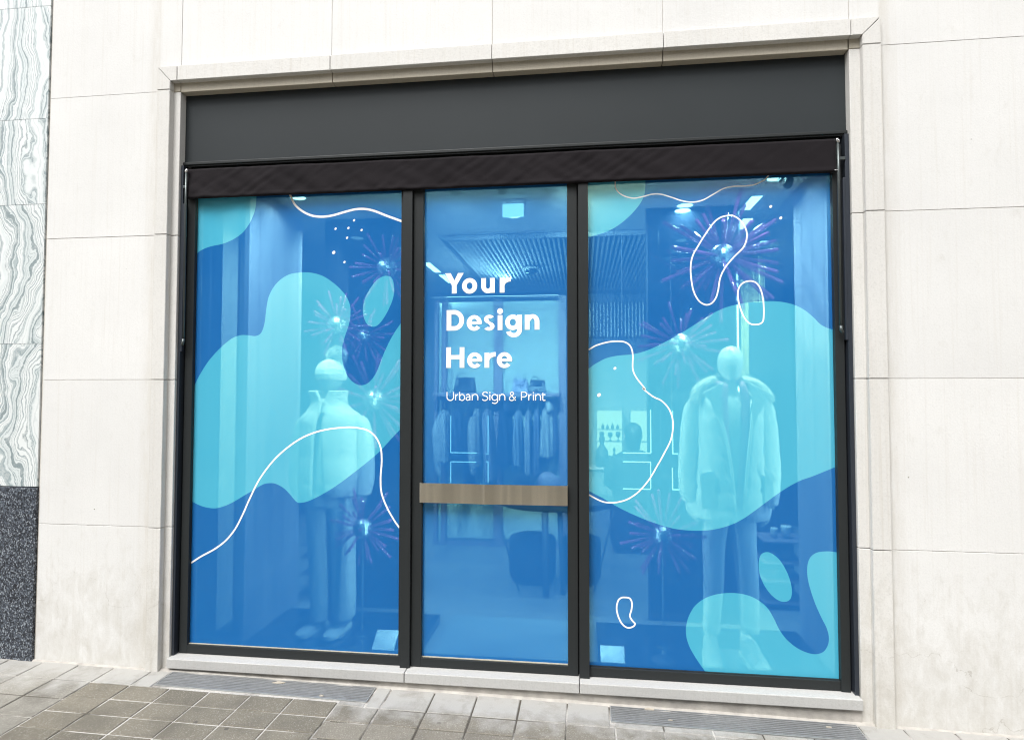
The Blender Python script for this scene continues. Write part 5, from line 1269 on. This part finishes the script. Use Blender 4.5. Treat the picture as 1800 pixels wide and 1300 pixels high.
# trousers
bm = new()
loft(bm, [F.sec(1281, 848, 38, .10), F.sec(1281, 880, 43, .105), F.sec(1282, 903, 45, .105)], n=32, sub=3, fn=fabricf)
for px in (((1262, 895, 24), (1257, 930, 21), (1255, 970, 18.5), (1254, 1020, 17), (1252, 1070, 15), (1250, 1100, 14.5), (1250, 1110, 14)), ((1301, 895, 25), (1306, 930, 22), (1310, 970, 20), (1314, 1020, 18), (1317, 1070, 16), (1318, 1100, 15.5), (1318, 1110, 15))):
    loft(bm, [F.sec(a, b, c*1.0, .085-.035*i/6, .0) for i, (a, b, c) in enumerate(px)], n=28, sub=5, fn=lambda t_, z: fabricf(t_, z)*(1+(.05*math.sin(z*85+t_) if z < .38 else .0)))
tr = link('trousers', bm, M['trouser'], t, smooth=True)
for sx, px in ((-1, 1251), (1, 1321)):
    c = F.c(px, 1145); u = new(); s2 = new(); shoe_at(u, s2, c.x, c.y+.02, PZ0+.0085, .125, .25, .050, yaw=.12*sx)
    so3 = link('sneaker', u, M['shoe'], t, smooth=True); link('sole', s2, M['sole'], so3, smooth=True, autos=40)
    bm = new()
    for q in range(4):
        yy = c.y-.02-.024*q; zz = PZ0+.11-.012*q; tube(bm, [(c.x-.022, yy, zz-.004), (c.x, yy-.006, zz+.004), (c.x+.022, yy, zz-.004)], .0022, 5)
    link('laces', bm, M['sole'], so3)
# sweater
bm = new(); loft(bm, [F.sec(1281, 684, 15, .066, .008), F.sec(1281, 692, 17, .072, .006), F.sec(1281, 705, 28, .088, .004), F.sec(1281, 740, 38, .104, 0), F.sec(1281, 800, 38, .106, 0), F.sec(1281, 838, 37, .106, 0), F.sec(1281, 842, 37, .104, 0)], n=36, sub=4, fn=lambda a, z: sup(a)*(1+.012*abs(math.sin(z*math.pi/.05))))
link('sweater', bm, M['white'], t, smooth=True)
# scarf: two hanging ends
bm = new()
for seq in (((1267, 676, 5), (1264, 700, 7), (1264, 740, 8), (1267, 790, 7.5), (1272, 840, 7), (1276, 868, 6)), ((1297, 676, 5), (1300, 700, 7), (1301, 740, 8), (1299, 790, 7.5), (1294, 840, 7), (1290, 885, 6))):
    loft(bm, [F.sec(a, b, c, .010, -.108-.018*min(1, i*.6)) for i, (a, b, c) in enumerate(seq)], n=14, sub=5, fn=lambda a, z: 1+.06*math.sin(z*40))
tube(bm, [F.c(1267, 678, -.09), F.c(1262, 674, -.02), F.c(1268, 672, .06), F.c(1283, 671, .08), F.c(1297, 672, .06), F.c(1302, 674, -.02), F.c(1297, 678, -.09)], .018, 10)
link('scarf', bm, M['scarf'], t, smooth=True)
# parka body
k = F.k(1283, 800)
rows = [(1283, 690, 34, .085, 1255, 1309), (1283, 700, 46, .105, 1254, 1311), (1283, 712, 54, .122, 1256, 1311), (1282, 740, 54, .140, 1261, 1309), (1282, 780, 53, .148, 1269, 1304), (1282, 820, 55, .152, 1275, 1300), (1283, 860, 58, .155, 1279, 1297), (1283, 885, 60, .156, 1281, 1294), (1283, 906, 61, .154, 1282, 1292)]
bm = new(); openloft(bm, [F.sec(a, b, c, d) for a, b, c, d, e, f in rows], [((e-a)*k, (f-a)*k) for a, b, c, d, e, f in rows], n=60, sub=6, fn=quilt)
pk = link('parka', bm, M['parka'], t, smooth=True); sm = pk.modifiers.new('t', 'SOLIDIFY'); sm.thickness = .012; sm.offset = 1
for seq in (((1226, 700, 12), (1218, 716, 15), (1213, 750, 15.5), (1210, 790, 15.5), (1207, 830, 15), (1208, 862, 14), (1211, 879, 12)), ((1338, 700, 12), (1346, 716, 15), (1351, 750, 16), (1354, 790, 16), (1357, 830, 15.5), (1356, 866, 14), (1354, 886, 12.5))):
    bm = new(); loft(bm, [F.sec(a, b, c, .062-.006*i*.6, .02-.004*i) for i, (a, b, c) in enumerate(seq)], n=28, sub=6, fn=lambda a, z: quilt(a, z*1.15+.03)); link('sleeve', bm, M['parka'], pk, smooth=True)
def flap(bm, pxs, dy, th=.010):
    a_ = [bm.verts.new(F.c(x, y, dy+.0)) for x, y in pxs]; b_ = [bm.verts.new(F.c(x, y, dy+th)) for x, y in pxs]
    bm.faces.new(a_); bm.faces.new(b_[::-1]); bridge(bm, a_, b_)
for body_, fl, dy in ((((1222, 832), (1246, 829), (1246, 880), (1224, 886)), ((1220, 824), (1245, 819), (1247, 829), (1231, 840), (1220, 838)), -.158), (((1330, 830), (1346, 838), (1348, 888), (1330, 880)), ((1329, 816), (1345, 826), (1350, 840), (1343, 836), (1331, 828)), -.140)):
    bm = new(); flap(bm, body_, dy, .03); bmesh.ops.bevel(bm, geom=bm.edges[:], offset=.004, segments=2, affect='EDGES'); link('pocket', bm, M['parka'], pk, smooth=True, autos=40)
    bm = new(); flap(bm, fl, dy-.012, .010); bmesh.ops.bevel(bm, geom=bm.edges[:], offset=.002, segments=1, affect='EDGES'); link('pocket_flap', bm, M['parka'], pk)
for px, py in ((1260, 795), (1265, 838), (1268, 884)):
    bm = new(); c = F.c(px, py, -.158); lathe(bm, (0, 0, 0), [(.001, 0), (.009, .001), (.009, .005), (.001, .006)], 12); bmesh.ops.rotate(bm, verts=bm.verts, matrix=Matrix.Rotation(R(90), 3, 'X')); bmesh.ops.translate(bm, verts=bm.verts, vec=c); link('button', bm, M['darkwood'], pk)
# placket edges and lapels
bm = new()
for seq in (((1252, 700), (1259, 740), (1268, 780), (1274, 820), (1278, 860), (1281, 904)), ((1311, 702), (1309, 740), (1304, 780), (1300, 820), (1297, 860), (1293, 904))):
    tube(bm, [F.c(a, b, -.118-.04*min(1, (b-700)/60)) for a, b in seq], .009, 8)
link('placket', bm, M['parka'], pk, smooth=True)
for pts in (((1225, 690), (1262, 672), (1256, 700), (1262, 742), (1268, 765), (1246, 722), (1240, 704)), ((1346, 694), (1302, 671), (1311, 702), (1309, 742), (1306, 765), (1318, 728), (1328, 712))):
    bm = new(); flap(bm, pts, -.150, .012); bmesh.ops.bevel(bm, geom=bm.edges[:], offset=.003, segments=1, affect='EDGES'); link('lapel', bm, M['white'], pk)
bm = new(); hp = [F.c(1218, 708, -.07), F.c(1222, 688, -.05), F.c(1240, 674, -.02), F.c(1262, 668, .04), F.c(1283, 666, .08), F.c(1304, 668, .04), F.c(1326, 675, -.02), F.c(1341, 690, -.05), F.c(1346, 706, -.07)]
tube(bm, catmull([tuple(q) for q in hp], 4), .030, 12, taper=None); fur(bm, hp, .030, 2600, .026)
link('fur_hood_trim', bm, M['fur'], pk)

# ---- left mannequin: bobble hat, white puffer, wide white trousers
F = Fig(3.68); r0 = F.c(578, 1112); r0.z = PZ0
t = thing('mannequin', 'mannequin in a pom-pom knit hat, white short puffer jacket and wide pale trousers', 'mannequin', r0)
mannequin_base(t, F, F.c(531, 1112).x, F.c(613, 1112).x, r0.y)
bm = new(); tube(bm, [(r0.x+.02, r0.y+.05, PZ0+.008), (r0.x+.02, r0.y+.05, .55)], .008, 10); link('support_rod', bm, M['wire'], t, smooth=True)
bm = new()
loft(bm, [F.sec(581, 638, 3, .015), F.sec(581, 641, 12, .06), F.sec(581, 650, 18, .085), F.sec(581, 662, 20, .093), F.sec(581.5, 672, 19, .088, -.004), F.sec(582, 680, 15, .074, -.012), F.sec(582, 687, 9.5, .052, -.022), F.sec(582, 690, 5, .028, -.03)][::-1], n=32, sub=4)
loft(bm, [F.sec(581, 675, 9.5, .048, .02), F.sec(581, 692, 10.5, .050, .014), F.sec(581, 712, 16, .06, .01), F.sec(583, 740, 34, .085, .01), F.sec(583, 850, 30, .08, .01)], n=28, sub=3)
for sx, wr in ((-1, (527, 864)), (1, (641, 862))):
    sh = F.c(583+sx*38, 745, .01); el = F.c(583+sx*(60 if sx < 0 else 60), 805, .02); w0 = F.c(*wr, -.01)
    tube(bm, [sh, sh.lerp(el, .5), el, el.lerp(w0, .6), w0+Vector((0, 0, .02)), w0], .034, 12, taper=[.042, .04, .034, .030, .022, .020])
    hand(bm, w0, (.10*(-sx), -.06, -1), (-sx*.9, .3, 0), (-sx*.4, -.85, 0), .84)
body = link('body', bm, M['skin_shaded'], t, smooth=True); remesh(body, .006, 3)
bm = new()
loft(bm, [F.sec(582, 850, 38, .10), F.sec(582, 872, 42, .105), F.sec(582, 888, 43, .105)], n=32, sub=3, fn=fabricf)
for px in (((562, 880, 22.5), (562, 905, 21.5), (562, 950, 18.5), (564, 1000, 17), (565, 1040, 16.5), (565, 1066, 16), (564, 1083, 15), (564, 1087, 12)), ((603, 880, 22.5), (603, 905, 21), (604, 950, 18), (605, 1000, 17.5), (606, 1040, 18), (606, 1064, 17.5), (606, 1081, 16), (606, 1085, 12))):
    loft(bm, [F.sec(a, b, c, .095-.025*i/6) for i, (a, b, c) in enumerate(px)], n=28, sub=5, fn=fabricf)
link('trousers', bm, M['white'], t, smooth=True)
for sx, px in ((-1, 556), (1, 598)):
    c = F.c(px, 1102); u = new(); s2 = new(); shoe_at(u, s2, c.x, c.y+.03, PZ0+.0085, .085, .25, .046, yaw=-.25 if sx < 0 else -.1)
    so3 = link('moccasin', u, M['shoe'], t, smooth=True); link('sole', s2, M['sole'], so3, smooth=True, autos=40)
bm = new(); loft(bm, [F.sec(582, 700, 20, .08, -.0), F.sec(582, 730, 30, .096), F.sec(582, 800, 36, .112), F.sec(582, 858, 35, .112)], n=30, sub=4, fn=lambda a, z: 1+.02*math.sin(a*16)*math.sin(z*70)); link('knit_top', bm, M['knit'], t, smooth=True)
k = F.k(583, 800)
rows = [(582, 714, 22, .085, 577, 586), (582, 722, 33, .10, 576, 585), (583, 732, 45, .118, 575, 584), (583, 750, 47, .136, 572, 582), (583, 790, 46, .146, 569, 583), (583, 830, 47, .148, 568, 585), (582, 855, 46, .146, 567, 587), (582, 866, 44, .138, 566, 587)]
bm = new(); openloft(bm, [F.sec(a, b, c, d) for a, b, c, d, e, f in rows], [((e-a)*k, (f-a)*k) for a, b, c, d, e, f in rows], n=60, sub=6, fn=lambda a, z: quilt2(a, z*.62))
pj = link('puffer_jacket', bm, M['white'], t, smooth=True); sm = pj.modifiers.new('t', 'SOLIDIFY'); sm.thickness = .014; sm.offset = 1
for seq in (((541, 731, 10), (533, 744, 14), (528, 775, 16), (525, 810, 15.5), (524, 840, 15), (526, 860, 13), (527, 869, 11)), ((625, 731, 10), (633, 744, 14), (639, 775, 16), (641, 810, 15.5), (642, 840, 15), (641, 858, 13), (640, 868, 11))):
    bm = new(); loft(bm, [F.sec(a, b, c, .066-.006*i*.6, .02-.004*i) for i, (a, b, c) in enumerate(seq)], n=28, sub=6, fn=lambda a, z: quilt2(a, z*.7)); link('sleeve', bm, M['white'], pj, smooth=True)
# stand-up collar, folded open
bm = new(); rows = [(577, 686, 27, .095, 568, 588), (578, 696, 24.5, .089, 573, 583), (579, 706, 24, .087, 576.5, 580), (579, 716, 27, .094, 578, 579.5), (581, 727, 36, .108, 578, 579.5)]
openloft(bm, [F.sec(a, b, c, d) for a, b, c, d, e, f in rows], [((e-a)*k, (f-a)*k) for a, b, c, d, e, f in rows], n=48, sub=4, fn=lambda a, z: 1+.05*math.sin(a*2+1)+.02*math.sin(a*7))
cl = link('collar', bm, M['white'], pj, smooth=True); sm = cl.modifiers.new('t', 'SOLIDIFY'); sm.thickness = .02; sm.offset = 1
# hat
bm = new()
rib = lambda a, z: 1+.035*math.sin(a*20)
loft(bm, [F.sec(581, 668, 21.5, .106, .022), F.sec(581, 665, 23.6, .118, .016), F.sec(581, 659, 24.0, .119, .008), F.sec(581, 654, 23.6, .115, .006), F.sec(581, 649, 22.8, .110, .004), F.sec(581, 644, 21, .100, .004), F.sec(582, 637, 16.5, .080, .004), F.sec(583, 632, 9.5, .045, .004), F.sec(584, 630, 3, .015, .004)], n=80, sub=5, fn=rib)
ht = link('knit_hat', bm, M['knit'], t, smooth=True)
bm = new(); cc = F.c(590, 625, .02)
bmesh.ops.create_icosphere(bm, subdivisions=3, radius=.046, matrix=Matrix.Translation(cc))
rn = random.Random(5)
for _ in range(2600):
    d = Vector((rn.gauss(0, 1), rn.gauss(0, 1), rn.gauss(0, 1))).normalized(); s_ = d.orthogonal().normalized()*.0015; b = cc+d*.044; e = cc+d*rn.uniform(.056, .080)+s_*rn.uniform(-3, 3)
    bm.faces.new([bm.verts.new(b-s_), bm.verts.new(b+s_), bm.verts.new(e)])
link('pom_pom', bm, M['fur_w'] if 'fur_w' in M else M['white'], ht)

# ---- seated customer, seen from behind
def seated():
    F = Fig(6.1); rx = F.c(1114, 900); y0 = rx.y
    t = thing('person', 'seated customer in dark clothes with short dark hair, seen from behind beside the lit niches', 'person', (rx.x, y0, 0))
    x = rx.x; bm = new()
    zt = 1.27
    loft(bm, [(x, y0+.02, zt-.235, .05, .055), (x, y0+.025, zt-.20, .058, .075), (x, y0+.02, zt-.15, .072, .092), (x, y0+.015, zt-.10, .078, .098), (x, y0+.01, zt-.05, .070, .090), (x, y0+.01, zt-.015, .042, .055), (x, y0+.01, zt-.003, .015, .02)], n=24, sub=3)
    loft(bm, [(x, y0, zt-.33, .075, .07), (x, y0+.005, zt-.27, .055, .055), (x, y0+.01, zt-.20, .052, .055)], n=20, sub=2)
    # face towards the niches: nose, brow, ears
    loft(bm, [(x, y0+.115, zt-.165, .010, .012), (x, y0+.118, zt-.15, .014, .016), (x, y0+.108, zt-.115, .009, .012)], n=10, sub=2)
    for s_ in (-1, 1): loft(bm, [(x+s_*.078, y0+.01, zt-.165, .008, .014), (x+s_*.083, y0+.01, zt-.135, .012, .022), (x+s_*.080, y0+.01, zt-.105, .008, .014)], n=10, sub=2)
    loft(bm, [(x, y0, .50, .15, .12), (x, y0-.005, .62, .145, .115), (x, y0-.01, .78, .165, .115), (x, y0-.01, .88, .19, .105), (x, y0, .945, .16, .08), (x, y0, .985, .07, .06)], n=28, sub=3)
    for s_ in (-1, 1):
        tube(bm, [(x+s_*.185, y0, .90), (x+s_*.225, y0+.01, .78), (x+s_*.235, y0+.04, .66), (x+s_*.19, y0+.17, .60), (x+s_*.12, y0+.28, .585)], .04, 12, taper=[.055, .05, .044, .036, .024])
        hand(bm, (x+s_*.12, y0+.28, .585), (-s_*.35, .9, -.15), (0, 0, -1), (-s_*.9, -.35, 0), .9)
        tube(bm, [(x+s_*.08, y0+.02, .49), (x+s_*.11, y0+.25, .50), (x+s_*.12, y0+.42, .49), (x+s_*.125, y0+.43, .30), (x+s_*.13, y0+.40, .10)], .07, 14, taper=[.085, .078, .062, .052, .038])
    b = link('body', bm, M['skin2'], t, smooth=True); remesh(b, .008, 3)
    bm = new(); loft(bm, [(x, y0-.004, zt-.26, .066, .068), (x, y0-.0, zt-.20, .072, .088), (x, y0-.004, zt-.14, .084, .100), (x, y0-.002, zt-.08, .086, .104), (x, y0, zt-.03, .068, .085), (x, y0+.002, zt, .03, .04), (x, y0+.002, zt+.006, .01, .012)], n=40, sub=4, fn=lambda a, z: 1+.02*math.sin(a*17+z*60))
    link('hair', bm, M['hair'], t, smooth=True)
    bm = new(); loft(bm, [(x, y0, .49, .175, .145), (x, y0-.005, .62, .168, .138), (x, y0-.01, .78, .19, .135), (x, y0-.01, .88, .215, .125), (x, y0, .95, .175, .095), (x, y0, .995, .085, .075)], n=36, sub=4, fn=fabricf)
    for s_ in (-1, 1): tube(bm, [(x+s_*.185, y0, .915), (x+s_*.232, y0+.01, .78), (x+s_*.242, y0+.04, .665), (x+s_*.195, y0+.17, .605), (x+s_*.14, y0+.25, .588)], .05, 14, taper=[.068, .064, .056, .047, .038])
    link('jacket', bm, M['dcloth'], t, smooth=True)
    bm = new()
    for s_ in (-1, 1): tube(bm, [(x+s_*.085, y0-.02, .49), (x+s_*.11, y0+.25, .505), (x+s_*.12, y0+.425, .49), (x+s_*.125, y0+.43, .30), (x+s_*.13, y0+.405, .07)], .08, 16, taper=[.098, .088, .074, .064, .058])
    link('trousers', bm, M['dcloth'], t, smooth=True)
    for s_ in (-1, 1):
        u = new(); s2 = new(); shoe_at(u, s2, x+s_*.13, y0+.42, .0, .08, .27, .045, yaw=math.pi-.1*s_); so3 = link('shoe', u, M['leatherblk'], t, smooth=True); link('sole', s2, M['leatherblk'], so3)
    t = thing('stool', 'dark upholstered cube stool under the seated customer', 'stool', (x, y0, 0))
    bm = new(); box(bm, x-.23, x+.23, y0-.2, y0+.2, .05, .405, b=.03); link('seat', bm, M['pouf'], t, smooth=True, autos=40)
    bm = new(); box(bm, x-.19, x+.19, y0-.16, y0+.16, .001, .0495); link('base', bm, M['darkwood'], t)
M['skin2'] = simple('skin', (.45, .30, .23), .55, var=.05); M['hair'] = simple('dark_hair', (.02, .016, .014), .5, var=.3, sc=60)
M['dcloth'] = simple('dark_jacket', (.025, .027, .034), .85, var=.2, sc=30)
seated()

# ================================================================ starbursts
rod_bm = new(); tube(rod_bm, [(0, 0, .0), (0, 0, .02), (0, 0, .97), (0, 0, 1.0)], .0, 8, taper=[.0085, .0098, .0115, .0085])
rod_me = bpy.data.meshes.new('rod'); rod_bm.to_mesh(rod_me); rod_bm.free(); rod_me.materials.append(M['rod'])
for p in rod_me.polygons: p.use_smooth = True
ball_bm = new(); bmesh.ops.create_uvsphere(ball_bm, u_segments=22, v_segments=14, radius=1.0)
ball_me = bpy.data.meshes.new('mirror_ball'); ball_bm.to_mesh(ball_me); ball_bm.free(); ball_me.materials.append(M['ball'])
def burst(px, py, depth, Rpx, rpx, label, seed, nrod=34, stand=None, dim=1.0):
    c = P(px, py, depth); k = (P(px+1, py, depth)-c).x; Rm = Rpx*k; r = rpx*k
    t = thing('starburst_ornament', label, 'ornament', c, 'starburst ornaments with mirrored balls')
    o = bpy.data.objects.new('mirror_ball', ball_me); COL.objects.link(o); o.parent = t; o.scale = (r, r, r)
    rn = random.Random(seed); ga = math.pi*(3-math.sqrt(5))
    for i in range(nrod):
        z = 1-2*(i+.5)/nrod; a = i*ga+seed; q = math.sqrt(1-z*z); d = Vector((q*math.cos(a), z*.75, q*math.sin(a)))
        d += Vector((rn.gauss(0, .07), rn.gauss(0, .07), rn.gauss(0, .07))); d.normalize()
        L = Rm*rn.uniform(.66, 1.02)-r*.9
        # short inner gap between ball and rod, as on the real ornament
        s_ = bpy.data.objects.new('rod', rod_me); COL.objects.link(s_); s_.parent = t; s_.location = d*(r*1.02)
        s_.rotation_euler = d.to_track_quat('Z', 'Y').to_euler(); f = Rm/.38; s_.scale = (.75*f+.25, .75*f+.25, L)
    bm = new()
    if stand:
        tube(bm, [(c.x, c.y, c.z-r), (c.x, c.y, PZ0+.01)], .006, 8); lathe(bm, (c.x, c.y, PZ0), [(.07, .0005), (.07, .006), (.012, .010), (.010, .04), (.016, .05), (.010, .06)], 20)
        bmesh.ops.translate(bm, verts=bm.verts, vec=(0, 0, 0)); link('stand', bm, M['wire'], t, smooth=True, autos=40)
        bm = new(); box(bm, c.x-.035, c.x+.035, c.y-.012, c.y+.012, PZ0+.062, PZ0+.078, b=.003); link('clamp', bm, M['chrome'], t)
    else:
        tube(bm, [(c.x, c.y, c.z+r), (c.x, c.y, CZ-.001)], .0011, 5); link('wire', bm, M['darkwood'], t)
burst(1270, 450, 3.80, 122, 22, 'largest starburst, hanging above and left of the parka mannequin', 1, 40)
burst(1196, 605, 3.75, 82, 20, 'mid-sized starburst hanging left of the parka mannequin head', 2, 34)
burst(1165, 940, 3.52, 86, 18, 'starburst on a floor stand left of the parka mannequin legs', 3, 34, stand=1)
burst(680, 470, 3.95, 66, 17, 'upper starburst in the left window beside the small turquoise oval', 4, 34)
burst(594, 572, 3.85, 62, 17, 'starburst hanging just above the pom-pom hat', 5, 30)
burst(640, 590, 4.12, 62, 12, 'dim far starburst behind the deep blue notch in the left window', 6, 26)
burst(657, 703, 4.03, 92, 20, 'starburst hanging right of the white puffer jacket collar', 7, 36)
burst(638, 928, 3.46, 70, 17, 'starburst on a floor stand in front of the white trousers', 8, 32, stand=1)
